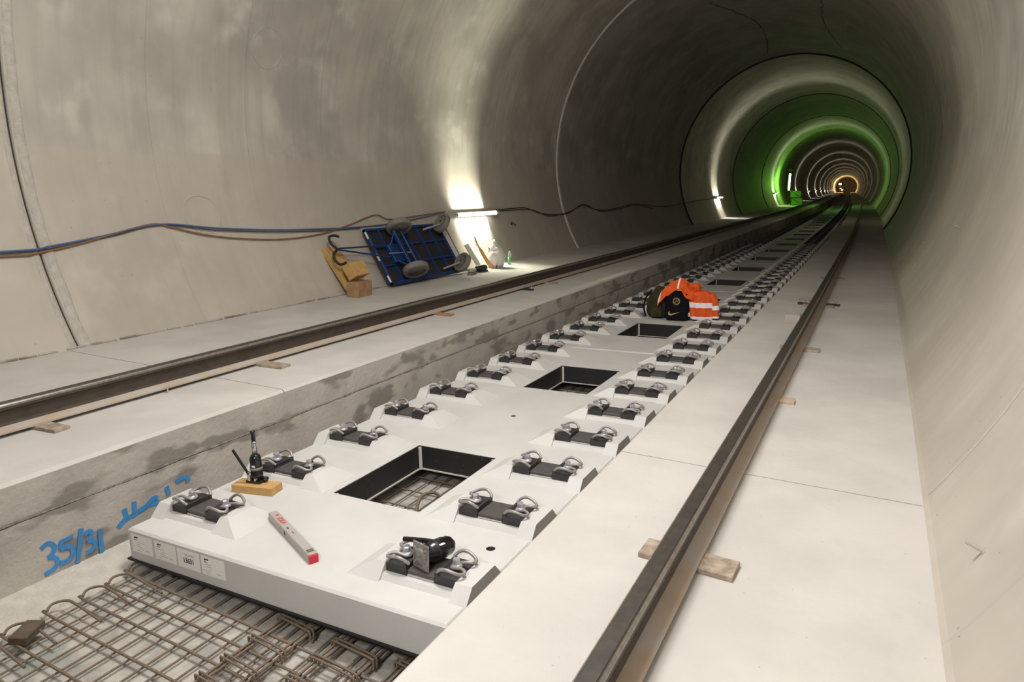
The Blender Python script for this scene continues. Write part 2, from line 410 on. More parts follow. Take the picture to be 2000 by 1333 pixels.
# trough side faces have rougher darker concrete than the trowelled tops
prism_y([(XL-0.01, H-0.03), (XL-0.01, -0.40), (XL+0.016, -0.40), (XL+0.016, HJ-0.008), (XL+0.008, HJ-0.001), (XL+0.002, HJ+0.0), (XL+0.002, H-0.021)], -11, 120).build('walkway_edge_face', M['trough'], fl_l)
prism_y([(XR+0.01, H-0.03), (XR-0.002, H-0.021), (XR-0.002, -0.40), (XR+0.01, -0.40)], -11, 120).build('walkway_edge_face', M['trough'], fl_r)
# rough dark mortar joint along the left trough face
def jfn(u, v):
    y = -1.5+16*u; n_ = noise.noise(Vector((y*7, 0, 3)))+0.6*noise.noise(Vector((y*23, 1, 0)))
    a = v*2*PI; r = 0.0075+0.004*n_
    return W(XL+0.011+r*math.cos(a)*0.9, y, HJ-0.001+0.006*noise.noise(Vector((y*2.2, 5, 0)))+r*math.sin(a))
MB().grid(jfn, 500, 6).build('mortar_joint_line', M['jointdark'], fl_l)
# fillet on the right wall base
prism_y([(xwr-0.012, H-0.001), (xwr+0.06, H-0.01), (xwr+0.075, H+0.10), (xwr+0.046, H+0.075), (xwr+0.014, H+0.022)], -11, 140).build('wall_base_fillet', M['lining'], fl_r)
# dark strip of the left wall base
mbn = MB()
y = -1.0
while y < 7:
    ln = random.uniform(0.06, 0.2)
    mbn.box((0, 0, 0), (0.02, ln, random.uniform(0.014, 0.03)), Matrix.Translation(W(xwl+0.002, y, H+0.006)) @ Matrix.Rotation(0.4, 4, 'Y'))
    y += ln*random.uniform(0.9, 1.25)
o = mbn.build('rough_base_joint', M['trough'], fl_l); o['kind'] = 'stuff'

floor = struct('floor', 'rough concrete bed of the track trough', 'trough floor')
FZ = -0.35
prism_y([(XL-0.1, FZ), (XL-0.1, FZ-0.2), (XR+0.1, FZ-0.2), (XR+0.1, FZ)], -11, 200, 2).build('trough_bed', M['floor'], floor)
prism_y([(XL, -0.285), (XL, FZ-0.05), (-0.98, FZ-0.05), (-0.99, FZ+0.012), (-1.12, -0.322)], -11, 30, 1).build('mortar_fillet', M['joint'], floor)
# bulkhead that closes the tunnel far ahead and behind
for y in (Y0+(NB-1)*BL+6.0, -10.9):
    mbk = MB(); ring = [W(*((lambda c_: (c_[0], y, c_[1]))(circ(2*PI*k/40, RT+0.02)))) for k in range(40)]
    mbk.add(ring, [tuple(range(40))]); wl = struct('wall_back' if y < 0 else 'wall_far', 'concrete bulkhead closing the tunnel', 'tunnel wall')
    mbk.build('bulkhead', M['trough'], wl)

# graffiti on the trough face
gx = XL+0.0165
def gpt(y, z, k=0): return W(gx+0.0008*k, y, z)
num = [[(-.630, -.118), (-.60, -.102), (-.575, -.114), (-.565, -.14), (-.578, -.168), (-.605, -.18)], [(-.603, -.183), (-.572, -.195), (-.560, -.222), (-.578, -.252), (-.63, -.266)],
       [(-.465, -.122), (-.532, -.124)], [(-.528, -.118), (-.535, -.168)], [(-.536, -.166), (-.505, -.163), (-.478, -.185), (-.480, -.222), (-.51, -.246), (-.55, -.24)],
       [(-.418, -.095), (-.462, -.285)],
       [(-.405, -.138), (-.378, -.13), (-.367, -.15), (-.378, -.172), (-.398, -.182)], [(-.396, -.186), (-.365, -.196), (-.354, -.222), (-.378, -.246), (-.41, -.247)],
       [(-.322, -.145), (-.325, -.285)]]
mb = MB()
for i_, s_ in enumerate(num): ribbon(mb, [gpt(*p, i_) for p in (spline([(a, b, 0) for a, b in s_], 5) if len(s_) > 2 else [(s_[0][0], s_[0][1], 0), (s_[1][0], s_[1][1], 0)]) for p in [(p[0], p[1])]], 0.027, (1, 0, 0), 0.0025)
o = mb.build('painted_number', M['blue'], fl_l); o['label'] = 'blue hand-painted number 35/31'
mb = MB()
for i_, s_ in enumerate(([(-.215, -.19), (-.17, -.16), (-.10, -.15), (-.02, -.135), (.06, -.14)], [(-.165, -.09), (-.155, -.155)], [(-.10, -.07), (-.105, -.14)], [(-.08, -.14), (-.03, -.13), (.02, -.10), (.05, -.11)],
           [(.115, -.06), (.125, -.12)], [(.18, -.055), (.25, -.05), (.27, -.085)])):
    ribbon(mb, [gpt(p[0], p[1], i_) for p in (spline([(a, b, 0) for a, b in s_], 5))], 0.032, (1, 0, 0))
o = mb.build('painted_scribble', M['blue'], fl_l); o['label'] = 'smudged blue paint mark behind the slab corner'

# ================================================================== TRACK SLABS
SEAT = 0.755; SP = 0.65; SLAB = 5.16; PITCHS = 5.2
ZT, ZB, HW = -0.055, -0.235, 1.04
OPX, OPY = 0.315, 0.4525; OPC = 1.29
def seat_frusta(mb, cx, cy, sgn):
    """raised concrete around one rail seat; sgn +1 = outer side towards +x"""
    def fr(x0, x1, y0, y1, X0, X1, Yy0, Yy1, zt, z0=ZT):
        a = [(x0, y0), (x1, y0), (x1, y1), (x0, y1)]; b = [(X0, Yy0), (X1, Yy0), (X1, Yy1), (X0, Yy1)]
        if sgn < 0: a = [(-p, q) for p, q in a][::-1]; b = [(-p, q) for p, q in b][::-1]
        vs = [(cx+p, cy+q, z0-0.01) for p, q in b]+[(cx+p, cy+q, zt) for p, q in a]
        mb.add(vs, [(4, 5, 6, 7)]+[(i, (i+1) % 4, 4+(i+1) % 4, 4+i) for i in range(4)])
    fr(0.197, 0.285, -0.10, 0.105, 0.192, 0.287, -0.17, 0.17, 0.012)
    fr(-0.255, -0.197, -0.085, 0.085, -0.40, -0.192, -0.165, 0.165, 0.012)
    fr(-0.2, 0.2, -0.115, 0.115, -0.21, 0.21, -0.14, 0.14, -0.030)
def slab_mesh(detail=True):
    mb = MB(); L2 = SLAB/2; e = 0.012
    xs = [-HW+e, -OPX, OPX, HW-e]; ys = [-L2+e, -OPC-OPY, -OPC+OPY, OPC-OPY, OPC+OPY, L2-e]
    # top as quads except the two openings, with round holes cut where they fall
    holes = [(0.0, 0.03, 0.022), (0.885, -1.935, 0.024)]
    def quad_hole(x0, x1, y0, y1, hx, hy, r):
        n = 24; sq = []
        for k in range(n):
            a = 2*PI*k/n; cx_, sy_ = math.cos(a), math.sin(a)
            tx = (x1-hx)/cx_ if cx_ > 1e-9 else ((x0-hx)/cx_ if cx_ < -1e-9 else 1e9)
            ty = (y1-hy)/sy_ if sy_ > 1e-9 else ((y0-hy)/sy_ if sy_ < -1e-9 else 1e9)
            t = min(tx, ty); sq.append((hx+cx_*t, hy+sy_*t, ZT))
        # add corners by projecting onto exact corners where needed
        ci = [(hx+r*math.cos(2*PI*k/n), hy+r*math.sin(2*PI*k/n), ZT) for k in range(n)]
        cd = [(p[0], p[1], ZT-0.15) for p in ci]
        fs = []
        vs = sq+ci+cd
        for k in range(n):
            k2 = (k+1) % n
            fs.append((k, k2, n+k2, n+k)); fs.append((n+k, n+k2, 2*n+k2, 2*n+k))
        # corner triangles
        for (X, Y) in ((x1, y1), (x0, y1), (x0, y0), (x1, y0)):
            a = math.atan2(Y-hy, X-hx) % (2*PI); k = int(a/(2*PI/n)) % n; k2 = (k+1) % n
            if abs(a-(2*PI/n)*k) > 1e-6: vs.append((X, Y, ZT)); fs.append((k, len(vs)-1, k2))
        mb.add(vs, fs)
    for i in range(3):
        for j in range(5):
            if i == 1 and j in (1, 3): continue
            x0, x1, y0, y1 = xs[i], xs[i+1], ys[j], ys[j+1]
            hh = [h_ for h_ in holes if x0 < h_[0] < x1 and y0 < h_[1] < y1]
            if hh: quad_hole(x0, x1, y0, y1, *hh[0])
            else: mb.add([(x0, y0, ZT), (x1, y0, ZT), (x1, y1, ZT), (x0, y1, ZT)], [(0, 1, 2, 3)])
    # sides, chamfered top rim
    def loop(a, b, z): return [(-a, -b, z), (a, -b, z), (a, b, z), (-a, b, z)]
    l0, l1, l2 = loop(HW-e, L2-e, ZT), loop(HW, L2, ZT-e), loop(HW, L2, ZB)
    for A, B in ((l1, l0), (l2, l1)):
        mb.add(A+B, [(i, (i+1) % 4, 4+(i+1) % 4, 4+i) for i in range(4)])
    for oc in (-OPC, OPC):
        a = [(-OPX, oc-OPY), (-OPX, oc+OPY), (OPX, oc+OPY), (OPX, oc-OPY)]
        vs = [(p, q, ZT) for p, q in a]+[(p, q, ZB) for p, q in a]
        mb.add(vs, [(i, 4+i, 4+(i+1) % 4, (i+1) % 4)[::-1] for i in range(4)])
    for i in range(3):
        for j in range(5):
            if i == 1 and j in (1, 3): continue
            X = [-HW, -OPX, OPX, HW]; Yv = [-L2, ys[1], ys[2], ys[3], ys[4], L2]
            mb.add([(X[i], Yv[j], ZB), (X[i], Yv[j+1], ZB), (X[i+1], Yv[j+1], ZB), (X[i+1], Yv[j], ZB)], [(0, 1, 2, 3)])
    for k in range(8):
        cy = -2.275+SP*k
        seat_frusta(mb, SEAT, cy, 1); seat_frusta(mb, -SEAT, cy, -1)
    return mb.mesh('slab_body', M['slab'])
def liner_meshes():
    mb = MB(); t = 0.006; d = 0.004
    for sx in (-1, 1): mb.box((sx*(OPX-t/2-0.001), 0, (ZT-0.002+ZB)/2), (t, 2*OPY-0.002, ZT-0.004-ZB))
    for sy in (-1, 1): mb.box((0, sy*(OPY-t/2-0.001), (ZT-0.002+ZB)/2), (2*OPX-0.016, t, ZT-0.004-ZB))
    ms = MB(); zc_ = (ZT+ZB)/2-0.004; hh = ZT-ZB-0.012
    for sx in (-1, 1):
        for sy in (-1, 1):
            m_ = Matrix.Translation((sx*(OPX-0.014), sy*(OPY-0.014), zc_)) @ Matrix.Rotation(PI/4, 4, 'Z')
            ms.box((0, 0, 0), (0.022, 0.022, hh), m_)
    mr = MB()
    for sx in (-1, 1): mr.box((sx*(OPX-0.012), 0, ZB+0.008), (0.010, 2*OPY-0.03, 0.008))
    for sy in (-1, 1): mr.box((0, sy*(OPY-0.012), ZB+0.008), (2*OPX-0.03, 0.010, 0.008))
    return mb.mesh('opening_liner', M['steel']), ms.mesh('corner_sealant', M['seam']), mr.mesh('liner_rim', M['seam'])
def clip_pts(n):
    half = [(0.021, 0.0, 0.015), (0.013, 0.020, 0.017), (-0.010, 0.027, 0.023), (-0.040, 0.031, 0.029), (-0.063, 0.042, 0.028), (-0.070, 0.060, 0.024),
            (-0.055, 0.080, 0.029), (-0.022, 0.091, 0.042), (0.012, 0.093, 0.046), (0.040, 0.087, 0.034), (0.058, 0.075, 0.014)]
    full = [(u, -v, z) for u, v, z in half[::-1]] + half[1:]
    return spline(full, n)
def fastening_meshes():
    """local frame: x across (rail at 0), y along rail, z=0 at rail seat"""
    d = {}
    mb = MB()
    for s_ in (-1, 1):  # black guide plates, sloped top with raised rib next to the rail
        prof = [(0.192, -0.036), (0.192, 0.006), (0.160, 0.014), (0.098, 0.014), (0.092, 0.022), (0.078, 0.022), (0.076, -0.036)]
        vs = []; n = len(prof)
        for y in (-0.088, 0.088): vs += [(s_*x, y, z) for x, z in prof]
        fs = [tuple(range(n)), tuple(range(n, 2*n))[::-1]]+[(k, n+k, n+(k+1) % n, (k+1) % n) for k in range(n)]
        if s_ < 0: fs = [f[::-1] for f in fs]
        mb.add(vs, [f[::-1] for f in fs])
    d['guide_plates'] = mb.mesh('rail_fastening', M['plastic'])
    d['pad'] = MB().box((0, 0, -0.010), (0.150, 0.170, 0.020), ch=0.003).mesh('rail_pad', M['pad'])
    d['strip'] = MB().box((0, 0, -0.024), (0.146, 0.176, 0.006)).mesh('pad_insert', M['padstrip'])
    P = clip_pts(5)
    d['clip'] = MB().tube(P, 0.0082, 8).mesh('tension_clip', M['clip'])
    mb = MB().lathe([(0.027, 0.0), (0.029, 0.004), (0.022, 0.010), (0.019, 0.014)], 14)
    mb.lathe([(0.0185, 0.013), (0.0185, 0.036), (0.015, 0.041)], 6, smooth=False)
    d['bolt'] = mb.mesh('sleeper_screw', M['bolt'])
    # far version: one simple mesh
    mf = MB()
    for s_ in (-1, 1):
        mf.box((s_*0.134, 0, -0.011), (0.116, 0.176, 0.05))
        m_ = Matrix.Translation((s_*0.13, 0, 0.012)) @ (Matrix.Rotation(PI, 4, 'Z') if s_ > 0 else Matrix.Identity(4))
        mf.tube(clip_pts(2), 0.008, 4, mtx=m_)
        mf.lathe([(0.026, 0.02), (0.017, 0.03), (0.016, 0.05)], 6, smooth=False, mtx=Matrix.Translation((s_*0.13, 0, 0.008)))
    mf.box((0, 0, -0.012), (0.15, 0.17, 0.022))
    d['far'] = mf.mesh('rail_fastening', M['plastic'])
    return d
HDARK = {hr: MB().lathe([(hr, ZT-0.002), (hr-0.002, ZT-0.001), (hr-0.002, ZT-0.10), (0.001, ZT-0.10)], 20).mesh('hole_dark_insert', M['blackmatt']) for hr in (0.0215, 0.0235)}  # dark inserts added for the shade inside the holes
SM = slab_mesh(); LM = liner_meshes(); FM = fastening_meshes()
NSLAB = 15
ords = ['front', 'second', 'third', 'fourth', 'fifth', 'sixth', 'seventh', 'eighth', 'ninth', 'tenth', 'eleventh', 'twelfth', 'thirteenth', 'fourteenth', 'fifteenth']
slab0 = None
for k in range(NSLAB):
    yc = 2.275+PITCHS*k
    if k == 0: lab = 'nearest grey concrete track slab, with white stickers on its front edge'
    elif k == 1: lab = 'second concrete track slab, carrying the backpacks and orange jackets'
    elif k == NSLAB-1: lab = 'farthest concrete track slab, where the rails already lie on it'
    else: lab = '%s concrete track slab counted from the stickered front slab' % ords[k]
    t = thing('track_slab', lab, 'track slab', slabframe(yc), 'concrete track slabs in a row')
    if k == 0: slab0 = t
    link('slab_body', SM, t)
    for oc in (-OPC, OPC):
        lin = link('opening_liner', LM[0], t, Matrix.Translation((0, oc, 0)))
        if k < 5:
            link('corner_sealant', LM[1], lin); link('liner_rim', LM[2], lin)
    if k < 4:
        for hx, hy, hr in ((0.0, 0.03, 0.0215), (0.885, -1.935, 0.0235)):
            link('hole_dark_insert', HDARK[hr], t, Matrix.Translation((hx, hy, 0)))
    for i in range(8):
        for s_ in (-1, 1):
            m_ = Matrix.Translation((s_*SEAT, -2.275+SP*i, 0)) @ (Matrix.Rotation(0, 4, 'Z'))
            if k < 4:
                fo = link('rail_fastening', FM['guide_plates'], t, m_)
                link('rail_pad', FM['pad'], fo); link('pad_insert', FM['strip'], fo)
                for q in (-1, 1):
                    jit = Matrix.Rotation(random.uniform(-0.05, 0.05), 4, 'Z')
                    r_ = Matrix.Identity(4) if q < 0 else Matrix.Rotation(PI, 4, 'Z')
                    sh = 0.0 if q < 0 else 0.012
                    link('tension_clip', FM['clip'], fo, Matrix.Translation((q*(0.132+sh), 0, 0.010)) @ r_ @ jit)
                    link('sleeper_screw', FM['bolt'], fo, Matrix.Translation((q*(0.132+sh), 0, 0.026)) @ Matrix.Rotation(random.uniform(0, 1), 4, 'Z'))
            else: link('rail_fastening', FM['far'], t, m_)
# elastic layer strip below the front slab and stickers
MB().box((0, -SLAB/2+0.09, ZB-0.006), (2*HW+0.05, 0.20, 0.010)).build('elastic_layer', M['blackmatt'], slab0)
yf = -SLAB/2-0.0012
def front(x, z): return Matrix.Translation((x, yf, z)) @ Matrix.Rotation(PI/2, 4, 'X')
for n_, (x0, x1) in enumerate(((-1.015, -.842), (-.824, -.652), (-.641, -.470), (-.457, -.285))):
    xm = (x0+x1)/2; zm = -.133
    st = MB().box((0, 0, 0), (x1-x0, 0.105, 0.0012), ch=0.0003).build('sticker', M['paper'], slab0, front(xm, zm))
    st['label'] = 'white sticker with the number 13631' if n_ == 2 else 'white data sticker with grey print'
    if n_ == 2:
        text_mesh('sticker_number', '13631', 0.040, M['ink'], st, Matrix.Translation((0.0, -0.008, 0.001)), 0.0008, 0.85)
        MB().box((0.01, 0.028, 0.0009), (0.08, 0.003, 0.0006)).box((0.01, 0.021, 0.0009), (0.065, 0.0025, 0.0006)).build('print_line', M['inkgrey'], st)
    else:
        l_ = MB().box((-0.045, 0.036, 0.0009), (0.03, 0.007, 0.0006)).box((-0.058, 0.031, 0.0009), (0.01, 0.004, 0.0006)); l_.build('print_line', M['ink'], st)
        l2_ = MB(); rr = random.Random(n_)
        l2_.box((-0.052, 0.021, 0.0009), (0.026, 0.006, 0.0006))
        for q in range(5): l2_.box((-0.03+rr.uniform(-.02, .03), 0.008-q*0.012, 0.0009), (rr.uniform(.02, .07), 0.002, 0.0006))
        l2_.box((0.04, -0.03, 0.0009), (0.03, 0.003, 0.0006)); l2_.build('print_line', M['inkgrey'], st)

# ================================================================== RAILS
RPROF = [(0.036, 0.172-0.013), (0.028, 0.168), (0.012, 0.1715), (-0.012, 0.1715), (-0.028, 0.168), (-0.036, 0.159), (-0.0365, 0.134), (-0.014, 0.121), (-0.0085, 0.108), (-0.0085, 0.05),
         (-0.016, 0.032), (-0.05, 0.0195), (-0.075, 0.0115), (-0.075, 0.0), (0.075, 0.0), (0.075, 0.0115), (0.05, 0.0195), (0.016, 0.032), (0.0085, 0.05), (0.0085, 0.108), (0.014, 0.121), (0.0365, 0.134)]
def rail(x0, z0, ya, yb, label, cant=0.0, group=None):
    t = thing('rail', label, 'rail', Matrix.Identity(4), group)
    # head, web and foot as parts
    def pr(poly):
        poly = poly[::-1]
        def f(y): return lambda x, z: W(x0+x*math.cos(cant)-z*math.sin(cant), y, z0+z*math.cos(cant)+x*math.sin(cant))
        return MB().prism(poly, [f(y) for y in stations(ya, yb, 2.0 if yb-ya < 60 else 2.5)])
    head = [p for p in RPROF if p[1] > 0.115]
    pr([p for p in head]).build('rail_head', M['railrust'], t)
    pr([(0.0086, 0.1205), (-0.0086, 0.1205), (-0.0086, 0.05), (-0.016, 0.031), (0.016, 0.031), (0.0086, 0.05)]).build('rail_web', M['railrust'], t)
    pr([(-0.016, 0.0315), (-0.05, 0.0195), (-0.075, 0.0115), (-0.075, 0), (0.075, 0), (0.075, 0.0115), (0.05, 0.0195), (0.016, 0.0315)]).build('rail_foot', M['railfoot'], t)
    pr([(0.024, 0.1722), (-0.024, 0.1722), (-0.026, 0.1695), (0.026, 0.1695)]).build('running_surface', M['railtop'], t)
    for sx in (-1, 1):
        pr([(sx*0.0372, 0.150), (sx*0.0372, 0.1605), (sx*0.031, 0.1688), (sx*0.029, 0.1672), (sx*0.034, 0.150)][::sx]).build('worn_edge', M['railedge'], t)
    return t
RZ = H+0.0225
rail(1.893, RZ, -3.2, 140, 'long rusty rail lying on the right walkway', group='rails laid loose on the walkways')
rail(-2.075, RZ, -3.2, 140, 'long dark rail lying on the wide left walkway', group='rails laid loose on the walkways')
for s_ in (-1, 1):
    zz = math.sin(CANT)*s_*SEAT
    rail(s_*SEAT, zz+0.004, 58, 170, ('left' if s_ < 0 else 'right')+' far rail already mounted on the track slabs in the dark', CANT, 'far mounted rails')
# timber packers under the loose rails
def packer(x, y, lx, ly, th, rz, m, label):
    o = MB().box((0, 0, th/2), (lx, ly, th), ch=0.002).build('timber_packer', m, None, frame(x, y, H, rz))
    tag(o, label, 'wood packer', 'timber packers under the loose rails'); return o
packer(1.915, .125, .375, .135, .022, -.05, M['woodold'], 'biggest weathered timber packer under the right rail, nearest the camera')
packer(1.93, 2.56, .27, .10, .022, .05, M['woodpale'], 'pale timber packer under the right rail, second from the camera')
packer(1.93, 4.33, .34, .13, .022, .03, M['woodold'], 'grey timber packer under the right rail beyond the pale one')
packer(1.90, 7.0, .36, .12, .022, 0, M['woodold'], 'timber packer under the right rail beside the steel clamps')
packer(1.90, 10.0, .36, .12, .022, 0, M['woodold'], 'farthest visible timber packer under the right rail')
packer(-1.995, -.16, .34, .10, .022, .10, M['woodold'], 'short timber packer under the left rail at the left picture edge')
packer(-1.93, 1.60, .36, .12, .022, .06, M['woodold'], 'timber packer under the left rail before the long joint crack')
packer(-1.95, 4.25, .30, .10, .022, 0, M['woodred'], 'reddish timber packer under the left rail opposite the blue cart')
packer(-2.0, 7.3, .34, .10, .022, 0, M['woodold'], 'farthest visible timber packer under the left rail')
o = MB().box((0, 0, 0.045), (0.16, 0.20, 0.09), ch=0.004).build('concrete_block', M['trough'], None, frame(1.72, 5.75, H, 0.05)); tag(o, 'small grey concrete cube beside the right rail', 'block')
def clamp(x, y, label):
    t = thing('rail_clamp', label, 'clamp', frame(x, y, H), 'steel clamps beside the rails')
    MB().box((0, 0, 0.012), (0.16, 0.06, 0.024), ch=0.003).build('clamp_plate', M['dark'], t)
    MB().tube([(0.05, 0, 0.02), (0.05, 0, 0.06)], 0.011, 6).build('clamp_bolt', M['bolt'], t)
    MB().tube(spline([(-0.05, -0.02, 0.03), (-0.07, 0.02, 0.06), (-0.02, 0.04, 0.07), (0.02, 0.0, 0.04)], 4), 0.006, 5).build('clamp_hook', M['clip'], t)
clamp(2.06, 7.15, 'dark steel clamp on the wall side of the right rail'); clamp(1.73, 7.08, 'dark steel clamp on the track side of the right rail')
clamp(-1.92, 6.5, 'small rusty clamp beside the left rail, beyond the cart')
def peg(x, y, label):
    t = thing('survey_pin', label, 'pin', frame(x, y, H), 'survey pins in the walkway')
    MB().tube([(0, 0, -0.01), (0, 0, 0.045)], 0.005, 8).build('pin_shaft', M['pin'], t)
    MB().lathe([(0.001, 0.045), (0.009, 0.045), (0.009, 0.05), (0.001, 0.052)], 10).build('pin_head', M['pin'], t)
peg(-1.975, .69, 'small white survey pin beside the left rail near the joint crack'); peg(-1.96, 12.9, 'small survey pin beside the left rail far ahead')

# ================================================================== REBAR MESH
rm = thing('rebar_mesh', 'rusty steel reinforcement mesh on the trough floor before the slab', 'rebar mesh', Matrix.Identity(4))
ZL, ZX = FZ+0.022, FZ+0.036
nb = 0
for i in range(20):
    x = -0.93+i*0.1
    MB().tube([W(x+0.006*math.sin(i*2.1), -2.2, ZL), W(x, 0.5, ZL+0.002), W(x-0.004*math.cos(i), 5.0, ZL)], 0.0055, 6).build('long_bar', M['rebar'], rm)
ycs = [-1.34, -1.16, -1.0, -.80, -.64, -.505, -.375]
for i, y in enumerate(ycs):
    e = -0.985+0.02*math.sin(i*1.7)
    sk = 0.06  # cross bars run slightly skewed
    pts = [(1.02, y-sk, ZX), (0.0, y-sk*0.35, ZX+0.002), (e+0.08, y, ZX+0.008), (e+0.02, y+0.012, ZX+0.018), (e, y+0.05, ZX+0.028), (e+0.03, y+0.095, ZX+0.03), (e+0.09, y+0.105, ZX+0.026), (e+0.30+0.05*math.sin(i*3), y+0.09, ZX+0.008)]
    MB().tube([W(*p) for p in spline(pts, 5)], 0.0068, 7).build('hooked_cross_bar', M['rebar'], rm)
for y in [.56+.22*i for i in range(5)]+[3.1+.22*i for i in range(5)]:
    MB().tube([W(-0.95, y, ZX), W(0.95, y, ZX)], 0.006, 6).build('cross_bar', M['rebar'], rm)
for cx, wd in ((0.185, 0.17), (0.555, 0.20), (0.86, 0.12)):
    for dx in (-wd/2-0.012, -wd/2+0.012, wd/2-0.012, wd/2+0.012):
        MB().tube([W(cx+dx, -2.0, ZX+0.016), W(cx+dx, -0.2, ZX+0.016)], 0.0065, 6).build('cage_bar', M['rebar'], rm)
    for i in range(10):
        y = -.16-.155*i+0.02*math.sin(i*5+cx*9)
        for dy in (0, 0.022):
            s_ = spline([(cx-wd/2-.03, y+dy, ZX-0.01), (cx-wd/2-.032, y+dy, ZX+0.022), (cx-wd/2-.015, y+dy-.003, ZX+0.034), (cx+wd/2, y+dy-.02, ZX+0.034), (cx+wd/2+.025, y+dy-.024, ZX+0.024), (cx+wd/2+.03, y+dy-.03, ZX-0.01)], 3)
            MB().tube([W(*p) for p in s_], 0.0058, 6).build('stirrup', M['rebar'], rm)
MB().tube([W(*p) for p in spline([(.10, .80, FZ+.03), (.06, .86, FZ+.10), (.02, .98, FZ+.15), (.06, 1.08, FZ+.14), (.12, 1.10, FZ+.06), (.13, 1.08, FZ+.02)], 5)], 0.011, 8).build('lifting_hoop', M['rebar'], rm)
for (x, y, a, lab) in ((-.875, -.94, 0.5, 'dark wooden block wedged under the rebar at the lower left corner'),):
    o = MB().box((0, 0, 0.02), (.085, .14, .04), ch=0.004).build('wood_block', M['wooddark'], None, frame(x, y, FZ+0.045, a)); tag(o, lab, 'wood block')

# ================================================================== TOOLS ON THE FRONT SLAB
SF = slabframe(0)
def bottle_jack(name, label, mtx, ram=0.085):
    t = thing(name, label, 'jack', mtx, 'bottle jacks')
    MB().box((0, 0, 0.009), (0.125, 0.105, 0.018), ch=0.006).box((0.058, 0.0, 0.012), (0.05, 0.035, 0.012), ch=0.003).build('base', M['black'], t)
    mb = MB().lathe([(0.036, 0.016), (0.043, 0.022), (0.043, 0.060), (0.040, 0.064), (0.040, 0.125), (0.041, 0.13), (0.041, 0.150), (0.030, 0.172), (0.0225, 0.176)], 24)
    mb.build('cylinder', M['black'], t)
    MB().lathe([(0.0185, 0.17), (0.0185, 0.17+ram), (0.0175, 0.173+ram)], 20).build('ram', M['chrome'], t)
    MB().lathe([(0.0165, 0.17+ram), (0.0145, 0.172+ram), (0.0145, 0.225+ram), (0.019, 0.231+ram), (0.019, 0.238+ram)], 16).build('extension_screw', M['black'], t)
    MB().lathe([(0.0435, 0.078), (0.0437, 0.094)], 24).build('collar_band', M['cast'], t)
    MB().tube([(-0.03, -0.048, 0.018), (-0.03, -0.048, 0.075)], 0.012, 10).build('pump', M['chrome'], t)
    MB().tube([(-0.028, -0.052, 0.060), (-0.125, -0.075, 0.215)], 0.0095, 10).build('handle_socket', M['black'], t)
    MB().tube([(-0.045, -0.045, 0.055), (-0.01, -0.058, 0.062)], 0.007, 8).build('pivot_pin', M['chrome'], t)
    MB().tube([(0.03, -0.045, 0.03), (0.03, -0.062, 0.03)], 0.008, 8).build('release_valve', M['chrome'], t)
    MB().box((0.012, -0.0428, 0.108), (0.026, 0.001, 0.014)).build('rating_plate', M['reflect'], t)
    return t
bb = MB().box((0, 0, 0.025), (0.285, 0.11, 0.05), ch=0.002)
o = bb.build('wood_block', M['wood'], None, SF @ Matrix.Translation((-0.765, 0.358, ZT)) @ Matrix.Rotation(0.20, 4, 'Z')); tag(o, 'pale sawn timber block under the upright bottle jack', 'wood block')
bottle_jack('bottle_jack', 'black bottle jack standing upright on the timber block', SF @ Matrix.Translation((-0.785, 0.385, ZT+0.05)) @ Matrix.Rotation(0.15, 4, 'Z') @ Matrix.Diagonal((0.86, 0.86, 1.0, 1)))
# second jack lies on the right front fastening: base faces the camera, axis runs back to the left
jm = SF @ Matrix.Translation((SEAT-0.015, -0.055, 0.066)) @ Matrix.Rotation(-0.28, 4, 'Z') @ Matrix.Rotation(-PI/2-0.06, 4, 'X')
t = thing('bottle_jack', 'black bottle jack lying on its side on the front right fastening', 'jack', jm, 'bottle jacks')
MB().box((0, 0, 0.004), (0.112, 0.128, 0.010), ch=0.004).build('base', M['cast'], t)
mb = MB()
for a in (0.78, 2.36): mb.box((0, 0, -0.004), (0.12, 0.009, 0.008), Matrix.Rotation(a, 4, 'Z'))
mb.build('base_ribs', M['cast'], t)
MB().lathe([(0.02, -0.006), (0.042, -0.006), (0.042, 0.0)], 18).build('base_boss', M['cast'], t)
MB().lathe([(0.050, 0.008), (0.046, 0.012), (0.046, 0.055), (0.050, 0.060), (0.050, 0.135), (0.046, 0.14), (0.046, 0.165), (0.040, 0.180), (0.02, 0.182)], 26).build('cylinder', M['black'], t)
MB().lathe([(0.019, 0.18), (0.019, 0.20), (0.012, 0.202)], 14).build('ram', M['chrome'], t)
MB().lathe([(0.0503, 0.078), (0.0505, 0.094)], 26).build('collar_band', M['blackmatt'], t)
ji = jm.inverted() @ SF
MB().tube([tuple(ji @ Vector(p)) for p in ((SEAT+0.03, 0.04, 0.098), (SEAT-0.05, 0.03, 0.098), (SEAT-0.155, 0.01, 0.092))], 0.012, 10).build('handle_socket', M['black'], t)
MB().tube([(-0.03, 0.045, 0.02), (-0.03, 0.045, 0.10)], 0.015, 10).build('pump', M['black'], t)
MB().box((0.030, -0.0395, 0.10), (0.028, 0.002, 0.03), Matrix.Rotation(0.0, 4, 'Z')).build('rating_plate', M['reflect'], t)
